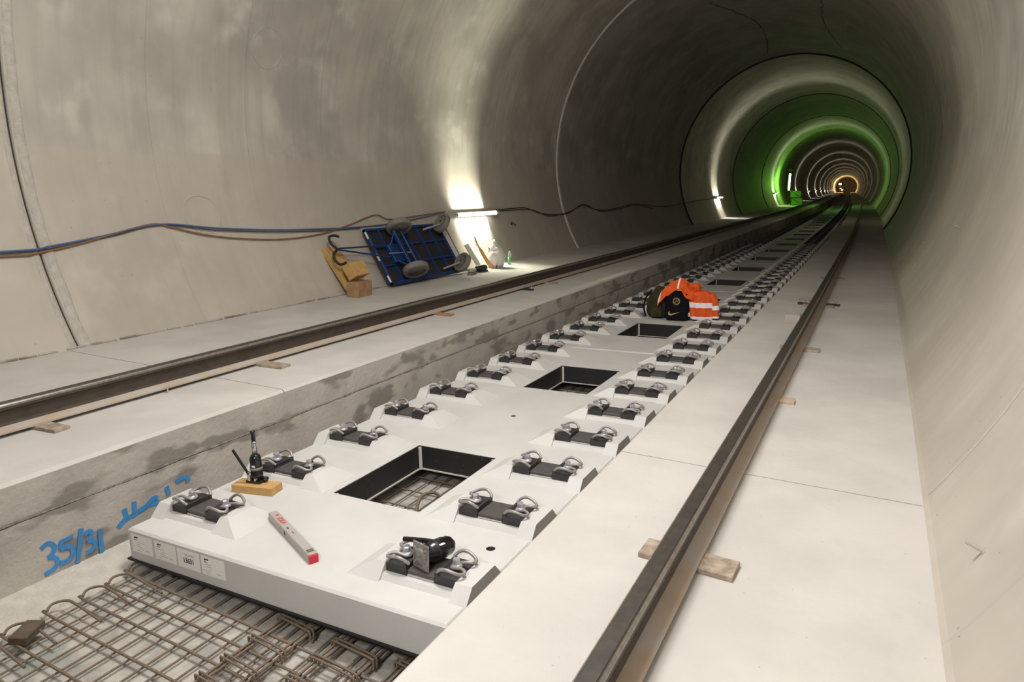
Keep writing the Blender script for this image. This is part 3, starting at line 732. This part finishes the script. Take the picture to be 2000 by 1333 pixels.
# spirit level
ang_l = math.atan2(-0.145-0.118, 0.165+0.378)
lv = thing('spirit_level', 'grey box spirit level with red end cap lying on the front slab', 'spirit level', SF @ Matrix.Translation((-0.105, -0.018, ZT)) @ Matrix.Rotation(ang_l, 4, 'Z'))
MB().box((0, 0, 0.024), (0.60, 0.046, 0.048), ch=0.003).build('level_body', M['alu'], lv)
MB().box((0.304, 0, 0.022), (0.012, 0.048, 0.046), ch=0.003).build('end_cap', M['red'], lv)
MB().box((-0.304, 0, 0.022), (0.010, 0.047, 0.045), ch=0.003).build('end_cap', M['alu'], lv)
MB().box((0.262, 0, 0.0482), (0.030, 0.034, 0.002)).build('vial_window', M['vial'], lv)
MB().box((0.225, 0, 0.0483), (0.006, 0.034, 0.0014)).build('print_line', M['inkgrey'], lv)
text_mesh('brand_lettering', 'SOLA', 0.038, M['red'], lv, Matrix.Translation((-0.155, 0.0, 0.0486)), 0.0006)
MB().box((-0.235, 0.004, 0.0483), (0.016, 0.016, 0.0012), Matrix.Rotation(0, 4, 'Z')).build('brand_mark', M['red'], lv)
MB().box((-0.045, -0.004, 0.0483), (0.02, 0.008, 0.0012)).box((-0.045, -0.0236, 0.026), (0.012, 0.0012, 0.022)).build('print_mark', M['ink'], lv)
MB().box((0.02, 0.0, 0.0483), (0.03, 0.005, 0.0012)).build('print_mark', M['red'], lv)

# ================================================================== BACKPACKS AND JACKETS
bx, by = 0.115, 7.10
BF = slabframe(by)
def sup(u, v, a, b, c_, e1=0.5, e2=0.5):
    th = (u-0.5)*2*PI; ph = (v-0.5)*PI
    f = lambda t_, e: math.copysign(abs(t_)**e, t_)
    return Vector((a*f(math.cos(ph), e1)*f(math.cos(th), e2), b*f(math.cos(ph), e1)*f(math.sin(th), e2), c_*f(math.sin(ph), e1)))
def lump(a, b, c_, e1, e2, amp, sc, seed, taper=0.0, cen=(0, 0, 0)):
    C_ = Vector(cen)
    def fn(u, v):
        p = sup(u, v, a, b, c_, e1, e2); t_ = p.z/c_
        p.x *= 1-taper*max(t_, 0); p.y *= 1-taper*max(t_, 0)
        n_ = noise.noise(p*sc+Vector((seed, seed*2, 0)))+0.5*noise.noise(p*sc*2.3+Vector((seed*3, 0, seed)))
        p += p.normalized()*n_*amp; p.z = max(p.z, -c_)
        return p+C_
    return fn
# olive backpack
op = thing('backpack', 'olive green backpack leaning left of the black backpack', 'backpack', BF @ Matrix.Translation((-0.20, 0.10, ZT)), 'backpacks on the second slab')
MB().grid(lump(0.16, 0.15, 0.215, 0.45, 0.6, 0.022, 7, 3, 0.55, (0, 0, 0.215)), 40, 24).build('pack_body', M['olive'], op, Matrix(((1, 0, 0.18, 0), (0, 1, 0, 0), (0, 0, 1, 0), (0, 0, 0, 1))))
MB().grid(lump(0.09, 0.05, 0.11, 0.5, 0.5, 0.012, 9, 5, 0.2, (0.02, -0.145, 0.13)), 24, 16).build('front_pocket', M['olive'], op)
MB().tube(spline([(-0.05, -0.12, 0.40), (-0.13, -0.14, 0.30), (-0.165, -0.13, 0.15), (-0.15, -0.10, 0.03)], 6), 0.012, 6).build('shoulder_strap', M['packblack'], op)
MB().tube(spline([(-0.15, -0.1, 0.02), (-0.20, -0.11, 0.06), (-0.22, -0.08, 0.02), (-0.17, -0.06, 0.01)], 5), 0.006, 6).build('strap_end', M['dark'], op)
# black backpack
bp_ = thing('backpack', 'black backpack with gold crest and gold check mark on its front', 'backpack', BF @ Matrix.Translation((0.12, -0.02, ZT)) @ Matrix.Rotation(0.10, 4, 'Z'), 'backpacks on the second slab')
MB().grid(lump(0.175, 0.12, 0.20, 0.35, 0.45, 0.012, 6, 11, 0.12, (0, 0, 0.20)), 44, 26).build('pack_body', M['packblack'], bp_)
MB().grid(lump(0.15, 0.035, 0.10, 0.35, 0.35, 0.006, 8, 12, 0.05, (0, -0.105, 0.105)), 32, 18).build('front_pocket', M['packblack'], bp_)
cr = []
for k in range(28): cr.append((0.045*math.cos(2*PI*k/28), 0, 0.045*math.sin(2*PI*k/28)))
cm = Matrix.Translation((-0.01, -0.122, 0.272)) @ Matrix.Rotation(-0.10, 4, 'X')
MB().tube(cr, 0.0045, 5, closed=True).tube([(p[0]*0.72, 0, p[2]*0.72) for p in cr], 0.0025, 5, closed=True).tube([(-0.02, 0, -0.022), (0.0, 0, 0.02), (0.012, 0, -0.012), (0.022, 0, 0.014)], 0.004, 5).build('crest', M['gold'], bp_, cm)
sw = [(-0.075, 0.010), (-0.078, -0.012), (-0.068, -0.030), (-0.050, -0.032), (0.075, 0.020), (-0.035, -0.008), (-0.055, -0.006), (-0.062, 0.012), (-0.058, 0.032), (-0.066, 0.034)]
sw = [(-0.062, 0.034), (-0.076, 0.012), (-0.080, -0.012), (-0.070, -0.028), (-0.050, -0.032), (-0.020, -0.024), (0.078, 0.022), (-0.030, -0.008), (-0.052, -0.006), (-0.062, 0.004), (-0.060, 0.020)]
n = len(sw)
MB().add([(x, -0.002, z) for x, z in sw]+[(x, 0.004, z) for x, z in sw], [(0, 1, 10), (1, 2, 9, 10), (2, 3, 8, 9), (3, 4, 8), (4, 5, 7, 8), (5, 6, 7)]+[(k, (k+1) % n, n+(k+1) % n, n+k)[::-1] for k in range(n)]).build('check_mark', M['gold'], bp_, Matrix.Translation((-0.035, -0.142, 0.108)))
MB().box((0, 0, 0), (0.075, 0.003, 0.055)).build('white_tag', M['paper'], bp_, Matrix.Translation((0.150, -0.108, 0.09)) @ Matrix.Rotation(0.75, 4, 'Z'))
mbt = MB()
for i in range(4): mbt.box((-0.026+i*0.017, -0.002, 0.0), (0.005, 0.001, 0.032))
mbt.build('tag_print', M['inkgrey'], bp_, Matrix.Translation((0.150, -0.108, 0.09)) @ Matrix.Rotation(0.75, 4, 'Z'))
MB().tube(spline([(-0.05, 0, 0.39), (-0.02, 0, 0.42), (0.03, 0, 0.42), (0.06, 0, 0.39)], 5), 0.008, 6).build('grab_handle', M['packblack'], bp_)
# orange jacket on top: an arched crumpled sheet with stripes
def sheet(path, wid, sag, seed, amp=0.02):
    P = spline(path, 8)
    def fn(u, v, lift=0.0):
        k = u*(len(P)-1); i = min(int(k), len(P)-2); p = P[i].lerp(P[i+1], k-i)
        q = Vector((0, (v-0.5)*wid, -sag*(2*abs(v-0.5))**2.2))
        r = p+q; nn = noise.noise(r*9+Vector((seed, 0, 0)))*amp+noise.noise(r*20+Vector((0, seed, 0)))*amp*0.45
        return r+Vector((nn*0.4, -nn*0.5, nn+lift))
    return fn
def solid_sheet(mb, fn, nu, nv, th, u0=0.0, u1=1.0, v0=0.0, v1=1.0):
    top = lambda u, v: fn(u0+(u1-u0)*u, v0+(v1-v0)*v)
    bot = lambda u, v: fn(u0+(u1-u0)*u, v0+(v1-v0)*(1-v)) - Vector((0, 0, th))
    mb.grid(lambda u, v: top(v, u), nv, nu); mb.grid(lambda u, v: bot(v, u), nv, nu)
    for v in (0, 1):
        mb.grid(lambda a, b: top(b, v)-Vector((0, 0, th*a)), 1, nu)
    for u in (0, 1):
        mb.grid(lambda a, b: top(u, b)-Vector((0, 0, th*a)), 1, nv)
j1 = thing('hi_vis_jacket', 'orange reflective jacket draped over the top of the black backpack', 'jacket', BF @ Matrix.Translation((0.0, 0, ZT)), 'orange work jackets')
f1 = sheet([(-0.14, -0.02, 0.335), (-0.09, -0.01, 0.42), (0.0, 0.0, 0.50), (0.11, 0.02, 0.56), (0.20, 0.02, 0.545), (0.28, 0.02, 0.47), (0.34, 0.02, 0.45)], 0.30, 0.13, 3, 0.03)
mb = MB(); solid_sheet(mb, f1, 40, 26, 0.02); mb.build('jacket_shell', M['orange'], j1)
g1 = lambda u, v: f1(u, v, 0.005)
mb = MB(); solid_sheet(mb, g1, 8, 24, 0.004, 0.04, 0.13); mb.build('reflective_stripe', M['tape'], j1)
mb = MB(); solid_sheet(mb, g1, 4, 24, 0.004, 0.52, 0.56, 0.0, 0.6); mb.build('reflective_stripe', M['tape'], j1)
mb = MB(); solid_sheet(mb, g1, 6, 12, 0.004, 0.17, 0.25, 0.55, 1.0); mb.build('reflective_stripe', M['tape'], j1)
MB().grid(lump(0.085, 0.08, 0.06, 0.8, 0.8, 0.02, 12, 21, 0, (0.335, 0.0, 0.455)), 28, 18).build('hood', M['orange'], j1)
# second jacket hanging to the right, stripes horizontal
j2 = thing('hi_vis_jacket', 'orange jacket with two white stripes slumped right of the black backpack', 'jacket', BF @ Matrix.Translation((0.425, 0.02, ZT)) @ Matrix.Rotation(0.12, 4, 'Z'), 'orange work jackets')
def jb(u, v, lift=0.0):
    p = sup(u, v, 0.165, 0.12, 0.205, 0.45, 0.55); t_ = p.z/0.205
    p.x *= 1-0.10*max(t_, 0); p.x += 0.05*(0.3-t_)*0.3
    r = math.hypot(p.x, p.y) or 1e-6
    fold = 0.010*math.sin(math.atan2(p.y, p.x)*9+p.z*8)+0.010*noise.noise(p*14)
    p.x += p.x/r*(fold+lift); p.y += p.y/r*(fold+lift); p.z += 0.205
    return p
MB().grid(jb, 60, 30).build('jacket_shell', M['orange'], j2)
def stripe(v0, v1):
    mb = MB(); mb.grid(lambda u, v: jb(u, v0+(v1-v0)*v, 0.004), 60, 4); mb.grid(lambda u, v: jb(1-u, v0+(v1-v0)*v, 0.0005), 60, 4)
    mb.build('reflective_stripe', M['tape'], j2)
stripe(0.499, 0.518); stripe(0.229, 0.36)
mb = MB(); mb.grid(lambda u, v: jb(u, 0.02+0.20*v, 0.005), 60, 6); mb.build('dark_hem', M['packblack'], j2)
sl = spline([(0.13, -0.03, 0.36), (0.18, -0.06, 0.27), (0.20, -0.08, 0.16), (0.205, -0.09, 0.05)], 6)
MB().tube(sl, [0.055-0.018*i/len(sl) for i in range(len(sl))], 12).build('sleeve', M['orange'], j2)
MB().tube(sl[9:13], [0.051]*4, 12, cap=False).build('sleeve_stripe', M['tape'], j2)
MB().tube([sl[-3], sl[-1]], [0.044, 0.042], 12).build('sleeve_cuff', M['tape'], j2)

# ================================================================== LEFT SIDE: CART, TIMBER, LAMP, CABLES
# platform cart tipped against the wall: local frame u = along (y), v = up the slope, n = out of the board
def cart():
    b0 = Vector(W(-3.80, 5.72, H+0.015)); up = Vector((-0.50, 0.0, 0.80)).normalized()
    ul = Vector((0.0, 1, 0)); nn = ul.cross(up).normalized()
    if nn.x < 0: nn = -nn
    up = nn.cross(ul) if nn.cross(ul).z > 0 else -nn.cross(ul)
    m = Matrix((ul, up, nn)).transposed().to_4x4()
    if m.determinant() < 0: pass
    m.translation = b0 + nn*0.02
    # keep right handed: u, v, n
    t = thing('platform_cart', 'blue platform cart with grey wheels tipped up against the left wall', 'cart', m)
    Lc, Wc = 1.95, 0.93
    hd = 1 if ul.cross(up).dot(nn) > 0 else -1
    MB().box((Lc/2, Wc/2, 0.006), (Lc, Wc, 0.012)).build('deck', M['ply'], t)
    for (cx, cy, dx, dy) in ((Lc/2, 0.02, Lc, 0.04), (Lc/2, Wc-0.02, Lc, 0.04), (0.02, Wc/2, 0.04, Wc), (Lc-0.02, Wc/2, 0.04, Wc)):
        MB().box((cx, cy, 0.035), (dx, dy, 0.045), ch=0.003).build('frame_rail', M['cartblue'], t)
    for x in (0.30, 0.62, 0.95, 1.28, 1.62): MB().box((x, Wc/2, 0.032), (0.03, Wc-0.06, 0.04)).build('cross_member', M['cartblue'], t)
    for y in (0.31, 0.62): MB().box((Lc/2, y, 0.032), (Lc-0.06, 0.03, 0.038)).build('long_member', M['cartblue'], t)
    MB().box((Lc+0.13, Wc/2, 0.0), (0.18, Wc, 0.014)).build('end_board', M['white'], t)
    MB().box((Lc+0.225, Wc/2, 0.004), (0.012, Wc, 0.02)).build('board_edge', M['dark'], t)
    for y in (0.10, 0.46, 0.83): MB().box((-0.002, y, 0.04), (0.004, 0.11, 0.03)).build('reflector', M['reflect'], t)
    # front turntable, axle and steering
    MB().box((0.42, Wc/2, 0.09), (0.34, 0.30, 0.06), ch=0.004).build('turntable', M['cartblue'], t)
    MB().box((0.45, Wc/2, 0.19), (0.06, 0.66, 0.05), ch=0.004).build('front_axle', M['cartblue'], t)
    MB().tube([(0.30, Wc/2+0.12, 0.11), (0.45, Wc/2+0.30, 0.19)], 0.018, 6).tube([(0.30, Wc/2-0.12, 0.11), (0.45, Wc/2-0.30, 0.19)], 0.018, 6).build('axle_brace', M['cartblue'], t)
    MB().tube([(0.62, 0.1, 0.19), (0.62, Wc-0.1, 0.19)], 0.02, 8).build('axle_tube', M['cartblue'], t)
    MB().tube([(0.12, Wc/2-0.02, 0.17), (0.60, Wc/2-0.06, 0.20)], 0.009, 6).build('steering_rod', M['bolt'], t)
    def wheel(x, y, z, name='wheel', r=0.20, tilt=0.0):
        mw = Matrix.Translation((x, y, z)) @ Matrix.Rotation(tilt, 4, 'Z') @ Matrix.Rotation(-PI/2, 4, 'X')
        wq = MB().lathe([(0.145*r/0.2, -0.042), (r*0.93, -0.046), (r, -0.034), (r, 0.034), (r*0.93, 0.046), (0.145*r/0.2, 0.042), (0.145*r/0.2, -0.042)], 32, mtx=mw).build(name, M['tyre'], t)
        MB().lathe([(0.002, -0.026), (0.05*r/0.2, -0.030), (0.06*r/0.2, -0.018), (0.13*r/0.2, -0.02), (0.146*r/0.2, -0.034), (0.146*r/0.2, 0.034), (0.13*r/0.2, 0.02), (0.05, 0.03), (0.002, 0.026)], 26, mtx=mw).build('hub', M['hub'], wq)
        MB().tube([(x, y-0.05*1, z), (x, y+0.05, z)], 0.018, 8).build('axle_end', M['dark'], wq)
    wheel(0.43, 0.10, 0.24, tilt=-0.30); wheel(0.56, Wc-0.10, 0.24, tilt=-0.30)
    wheel(1.78, 0.09, 0.22, r=0.17, tilt=0.9); wheel(1.78, Wc-0.09, 0.22, r=0.17, tilt=0.9)
    for y in (0.10, Wc-0.10):
        MB().tube([(1.42, y, 0.06), (1.74, y, 0.20)], 0.016, 6).build('castor_fork', M['bolt'], t)
    # drawbar with curved black T handle
    MB().tube([(0.14, Wc/2+0.14, 0.12), (-0.80, Wc/2+0.18, 0.10)], 0.013, 7).tube([(0.16, Wc/2-0.06, 0.12), (-0.80, Wc/2+0.16, 0.10)], 0.013, 7).build('drawbar', M['cartblue'], t)
    yh = Wc/2+0.17
    MB().tube(spline([(-0.70, yh+0.17, 0.13), (-0.76, yh+0.205, 0.11), (-0.86, yh+0.19, 0.10), (-0.88, yh+0.09, 0.10), (-0.83, yh+0.0, 0.10), (-0.93, yh-0.06, 0.10), (-0.97, yh-0.15, 0.10), (-0.92, yh-0.23, 0.11), (-0.82, yh-0.22, 0.13)], 6), 0.018, 8).build('handle', M['blackmatt'], t)
cart()
# timber offcuts
tp = Matrix.Translation(W(-3.755, 4.97, H)) @ Matrix.Rotation(-0.62, 4, 'Y') @ Matrix.Rotation(0.06, 4, 'X')
o = MB().box((-0.04, 0.05, 0.40), (0.07, 0.30, 0.78), ch=0.004).build('timber_offcut', M['wood'], None, tp); tag(o, 'long orange-brown timber plank leaning on the wall beside the cart handle', 'timber', 'timber offcuts at the wall')
o = MB().box((0, 0, 0.0), (0.15, 0.30, 0.20), ch=0.004).build('timber_offcut', M['wood'], None, Matrix.Translation(W(-3.79, 4.98, H+0.335)) @ Matrix.Rotation(-0.55, 4, 'Y') @ Matrix.Rotation(0.05, 4, 'X')); tag(o, 'middle timber block of the pile leaning on the plank', 'timber', 'timber offcuts at the wall')
o = MB().box((0, 0, 0.10), (0.19, 0.32, 0.20), ch=0.004).build('timber_offcut', M['woodred'], None, frame(-3.70, 4.92, H, 0.08)); tag(o, 'lowest reddish timber block standing on the walkway', 'timber', 'timber offcuts at the wall')

# ---- lamps: housing with a diffuser; its light fans out in a plane across the tunnel
def lamp_light(name, mtx, power, col, parent, length, soft):
    ld = bpy.data.lights.new(name, 'AREA'); ld.shape = 'RECTANGLE'; ld.size = 0.05; ld.size_y = length
    ld.energy = power; ld.color = col; ld.use_nodes = True
    nt = ld.node_tree; N = nt.nodes; Lk = nt.links; em = N['Emission']
    g = N.new('ShaderNodeNewGeometry'); dot = N.new('ShaderNodeVectorMath'); dot.operation = 'DOT_PRODUCT'
    ax = mtx.to_3x3() @ Vector((0, 1, 0)); dot.inputs[1].default_value = ax
    Lk.new(g.outputs['Incoming'], dot.inputs[0])
    def side(sgn, e0, e1):
        mm = N.new('ShaderNodeMath'); mm.operation = 'MULTIPLY'; mm.inputs[1].default_value = sgn; Lk.new(dot.outputs['Value'], mm.inputs[0])
        r = N.new('ShaderNodeMapRange'); r.interpolation_type = 'SMOOTHSTEP'
        r.inputs['From Min'].default_value = e0; r.inputs['From Max'].default_value = e1; r.inputs['To Min'].default_value = 1; r.inputs['To Max'].default_value = 0.004
        Lk.new(mm.outputs[0], r.inputs['Value']); return r.outputs['Result']
    pm = N.new('ShaderNodeMath'); pm.operation = 'MULTIPLY'
    Lk.new(side(1, 0.02, 0.20), pm.inputs[0]); Lk.new(side(-1, 0.05, soft), pm.inputs[1])
    Lk.new(pm.outputs[0], em.inputs['Strength'])
    lo = bpy.data.objects.new(name, ld); COL.objects.link(lo); lo.matrix_world = mtx
    return lo
LAMPY = [9.05, 32.6, 57.0, 81.0, 105, 129, 153, 177, 201, 225, 249, 273]
LCOL = (1.0, 1.0, 0.80)
names = ['nearest tube lamp on the left wall above the white bag', 'second tube lamp along the left wall, in the dark stretch', 'third tube lamp along the left wall, just before the green light']
for i, y in enumerate(LAMPY):
    lab = names[i] if i < 3 else 'far tube lamp on the left wall, lamp number %s along the tunnel' % ['four', 'five', 'six', 'seven', 'eight', 'nine', 'ten', 'eleven', 'twelve'][i-3]
    z = 1.245; x = XC-RT*math.cos(ang(z))+0.13
    fm = frame(x, y, z)
    t = thing('tube_lamp', lab, 'lamp', fm, 'tube lamps along the left wall')
    MB().box((-0.045, 0, 0.0), (0.05, 1.75, 0.075), ch=0.008).build('housing', M['lampwhite'], t)
    n_ = 14; dv = []
    MB().tube([(0.01, -0.72, -0.004), (0.01, 0.72, -0.004)], 0.036, 14).build('diffuser', M['lamptube'], t)
    for s_ in (-1, 1): MB().tube([(0.008, s_*0.72, -0.004), (0.008, s_*0.84, -0.004)], 0.040, 12).build('end_cap', M['lampwhite'], t)
    for s_ in (-1, 1): MB().box((-0.09, s_*0.55, 0.0), (0.06, 0.03, 0.05)).build('bracket', M['dark'], t)
    # light leaves upwards and downwards along the wall
    for sgn, pw in ((1, 150), (-1, 130)):
        out = Vector((0.22, 0, sgn*1.0)).normalized()       # direction of light (local)
        zax = -out; yax = Vector((0, 1, 0)); xax = yax.cross(zax)
        lm = Matrix((xax, yax, zax)).transposed().to_4x4(); lm.translation = Vector((-0.02, 0, sgn*0.05))
        lamp_light('lamp_light', fm @ lm, pw*(0.75 if i == 0 else 0.55 if i < 4 else 0.85), LCOL, t, 1.35 if i else 1.1, 0.78 if i else 0.92)
# cables clipped to the wall
def wallpt(y, z, d=0.025):
    a = PI-ang(z); c_ = circ(a, RT-d); return W(c_[0], y, c_[1])
def cable(pts, r, m, label):
    P = spline([wallpt(y, z) for y, z in pts], 6)
    o = MB().tube(P, r, 6).build('cable', m); tag(o, label, 'cable', 'cables along the left wall')
cable([(-1.5, 1.20), (.91, 1.13), (1.16, 1.13), (1.6, 1.19), (2.22, 1.31), (2.47, 1.34), (2.64, 1.30), (3.06, 1.19), (3.62, 1.11), (4.27, 1.07), (4.92, 1.10), (5.53, 1.19), (6.17, 1.31), (6.51, 1.23), (7.3, 1.26), (8.15, 1.30)], 0.009, M['cableorange'], 'brownish orange cable sagging along the left wall to the lamp')
cable([(-1.5, 1.24), (.92, 1.17), (1.36, 1.19), (1.87, 1.25), (2.52, 1.335), (3.22, 1.26), (4.14, 1.19), (5.08, 1.16), (5.74, 1.15), (6.6, 1.17), (8.1, 1.28)], 0.009, M['cableblue'], 'blue cable running along the left wall just above the orange one')
cable([(-1.5, 1.21), (.92, 1.15), (1.87, 1.235), (2.5, 1.325), (3.22, 1.235), (4.14, 1.165), (5.08, 1.135), (5.74, 1.13)], 0.006, M['cabledark'], 'thin dark cable between the blue and orange cables')
cable([(9.95, 1.27), (10.8, 1.29), (11.4, 1.28), (12.22, 1.13), (13.55, 1.09), (14.78, 1.29), (15.72, 1.12), (17.21, 1.12), (19.25, 1.20), (22.8, 1.05), (27, 1.15), (31.7, 1.2)], 0.010, M['cabledark'], 'dark cable sagging between the nearest and the second lamp')
cable([(10.0, 1.25), (11.6, 1.24), (12.5, 1.07), (13.7, 1.13), (14.8, 1.26), (16.0, 1.08), (17.6, 1.10), (19.3, 1.17), (21, 1.02)], 0.008, M['cabledark'], 'thinner dark cable sagging below the one between the lamps')
t = thing('wall_hook', 'small dark wall hook below the cable right of the lamp', 'hook', Matrix.Translation(wallpt(10.55, 0.98, 0.0)))
MB().tube(spline([(0, 0, 0.05), (0.05, 0.0, 0.02), (0.07, 0.03, -0.02), (0.06, 0.08, -0.01)], 5), 0.012, 6).build('hook_rod', M['dark'], t)
MB().lathe([(0.035, 0), (0.035, 0.008)], 12, mtx=Matrix.Rotation(PI/2, 4, 'Y')).build('hook_plate', M['dark'], t)

# ---- things piled at the wall below the lamp
t = thing('plastic_bag', 'crumpled white plastic bag on the walkway below the nearest lamp', 'bag', frame(-3.72, 8.80, H))
MB().grid(lump(0.15, 0.20, 0.20, 0.6, 0.7, 0.045, 8, 31, 0.35, (0, 0, 0.2)), 40, 26).build('bag_body', M['bag'], t)
MB().tube(spline([(0.12, -0.16, 0.02), (0.08, -0.13, 0.16), (0.0, -0.10, 0.30), (-0.06, -0.16, 0.37)], 6), 0.011, 6).build('dark_strap', M['dark'], t)
MB().grid(lump(0.05, 0.06, 0.07, 0.8, 0.8, 0.03, 14, 33, 0.3, (-0.02, 0.02, 0.43)), 20, 14).build('bag_knot', M['bag'], t)
lean = Matrix.Translation(W(-3.72, 8.32, H)) @ Matrix.Rotation(-0.55, 4, 'Y') @ Matrix.Rotation(0.12, 4, 'X')
o = MB().box((-0.02, 0, 0.27), (0.03, 0.13, 0.54), ch=0.003).build('white_plank', M['white'], None, lean); tag(o, 'white plank leaning on the wall left of the orange webbing', 'plank')
t = thing('webbing', 'orange webbing straps hanging between white plank and plastic bag', 'strap', frame(-3.72, 8.55, H))
for k in range(3):
    mbw = MB(); ribbon(mbw, spline([(0.05+0.02*k, 0.05*k-0.03, 0.01), (-0.04, 0.045*k-0.05, 0.15), (-0.16, 0.03*k-0.04, 0.33), (-0.28, 0.01*k-0.02, 0.56-0.06*k)], 6), 0.028, (0.85, -0.4, 0.35), 0.008)
    mbw.build('strap', M['orangecloth'], t)
t = thing('work_shoe', 'pale work shoe lying under the cart end', 'shoe', frame(-3.60, 7.75, H, 0.25))
MB().grid(lump(0.055, 0.15, 0.035, 0.7, 0.7, 0.008, 12, 41, 0, (0, 0, 0.06)), 24, 14).build('upper', M['joint'], t)
MB().box((0, 0, 0.014), (0.10, 0.29, 0.028), ch=0.008).build('sole', M['woodold'], t)
t = thing('work_shoe', 'dark work shoe lying beside the pale shoe under the plank', 'shoe', frame(-3.62, 8.10, H, -0.2))
MB().grid(lump(0.05, 0.14, 0.05, 0.7, 0.7, 0.012, 12, 43, 0, (0, 0, 0.07)), 24, 14).build('upper', M['dark'], t)
MB().box((0, 0, 0.014), (0.10, 0.27, 0.028), ch=0.008).build('sole', M['blackmatt'], t)
t = thing('water_bottle', 'clear plastic water bottle standing right of the white bag', 'bottle', frame(-3.70, 9.33, H))
MB().lathe([(0.030, 0.0), (0.034, 0.01), (0.034, 0.19), (0.026, 0.23), (0.013, 0.265), (0.013, 0.28)], 18).build('bottle_body', M['glass'], t)
MB().lathe([(0.0345, 0.06), (0.0345, 0.14)], 18).build('label_band', M['greenlabel'], t)
MB().lathe([(0.016, 0.275), (0.016, 0.298), (0.002, 0.30)], 12).build('bottle_cap', M['dark'], t)

# ================================================================== RIGHT WALL FITTINGS
def wall_pin(px, label, tipd, z, y):
    a = ang(z); base = Vector(W(*((lambda c_: (c_[0], y, c_[1]))(circ(a, RT-0.0)))))
    t = thing('wall_dowel', label, 'dowel', Matrix.Translation(base), 'steel dowels in the right wall')
    d = Vector(tipd)
    MB().tube([d*-0.02, d*0.062], 0.0085, 10).build('dowel_rod', M['pin'], t)
    MB().tube([d*-0.006, d*0.004], 0.016, 10).build('dowel_collar', M['trough'], t)
wall_pin(0, 'steel dowel sticking out of the right wall near the camera', (-0.93, 0.1, 0.38), 0.488, 0.337)
wall_pin(0, 'pale steel dowel on the right wall further ahead', (-0.9, -0.2, 0.4), 1.33, 6.58)
wall_pin(0, 'small steel dowel low on the right wall far ahead', (-0.9, -0.2, 0.4), 0.95, 9.5)

# ================================================================== FAR STRETCH: GREEN LIGHT AND WARM END
gm = frame(-3.64, 61.0, H)
t = thing('green_lamp', 'upright glowing green tube lamp on a stand far ahead on the left', 'lamp', gm)
MB().tube([(0, 0, 1.18), (0, 0, 2.58)], 0.07, 14).build('glow_tube', M['greentube'], t)
MB().tube([(0, 0.09, 0.0), (0, 0.09, 2.75)], 0.03, 8).build('mast', M['dark'], t)
for k in range(3): MB().tube([(0, 0.09, 0.35), (0.35*math.cos(2.1*k), 0.09+0.35*math.sin(2.1*k), 0.02)], 0.02, 6).build('leg', M['dark'], t)
for z_ in (1.16, 2.60): MB().lathe([(0.085, -0.04), (0.085, 0.04)], 14, mtx=Matrix.Translation((0, 0, z_))).build('end_cap', M['dark'], t)
MB().box((0.03, 0.06, 2.85), (0.3, 0.2, 0.12), ch=0.01).build('junction_box', M['dark'], t)
ld = bpy.data.lights.new('green_glow', 'POINT'); ld.energy = 85; ld.color = (0.30, 1.0, 0.06); ld.shadow_soft_size = 0.1
lo = bpy.data.objects.new('green_glow', ld); COL.objects.link(lo); lo.matrix_world = gm @ Matrix.Translation((0.0, -0.75, 1.9))
# green faceted boxes
def green_box(y, x, z, s_, label):
    t = thing('green_crate', label, 'crate', frame(x, y, z, 0.2), 'green crates by the green lamp')
    MB().box((0, 0, s_*0.5), (s_*1.45, s_*0.9, s_), ch=0.02).build('crate_core', M['dark'], t)
    yv = -s_*0.45-0.015; h_ = s_*0.725; g_ = s_*0.05
    for tri in (((-h_+g_, g_), (h_-2*g_, g_), (-h_+g_, s_-2*g_)), ((h_-g_, 2*g_), (h_-g_, s_-g_), (-h_+2*g_, s_-g_))):
        vs = [(a, yv, b) for a, b in tri]+[(a, yv+0.02, b) for a, b in tri]
        MB().add(vs, [(0, 1, 2), (5, 4, 3), (0, 3, 4, 1), (1, 4, 5, 2), (2, 5, 3, 0)]).build('green_panel', M['greenpanel'], t)
green_box(60.6, -2.95, H, 0.60, 'lower green crate standing below the green lamp')
green_box(60.7, -3.05, H+0.60, 0.56, 'upper green crate stacked on the lower one')
# warm site lights at the far end
for i, (y, x, z) in enumerate(((292, -2.6, 3.4), (304, -2.4, 1.8), (318, -1.9, 1.2))):
    t = thing('far_floodlight', ['bright warm floodlight glowing at the far end of the tunnel', 'dimmer warm site light beside the far floodlight', 'lowest warm site light on the far track'][i], 'lamp', frame(x, y, H), 'warm lights at the far end')
    MB().tube([(0, 0, 0), (0, 0, z-H)], 0.04, 6).build('mast', M['dark'], t)
    MB().box((0, 0, z-H), (0.8, 0.25, 0.5) if i == 0 else (0.35, 0.2, 0.3), ch=0.03).build('lamp_head', M['warm'], t)
    ld = bpy.data.lights.new('far_glow', 'POINT'); ld.energy = (1400, 350, 350)[i]; ld.color = (1.0, 0.62, 0.22); ld.shadow_soft_size = 0.3
    lo = bpy.data.objects.new('far_glow', ld); COL.objects.link(lo); lo.matrix_world = frame(x, y-1.2, z)
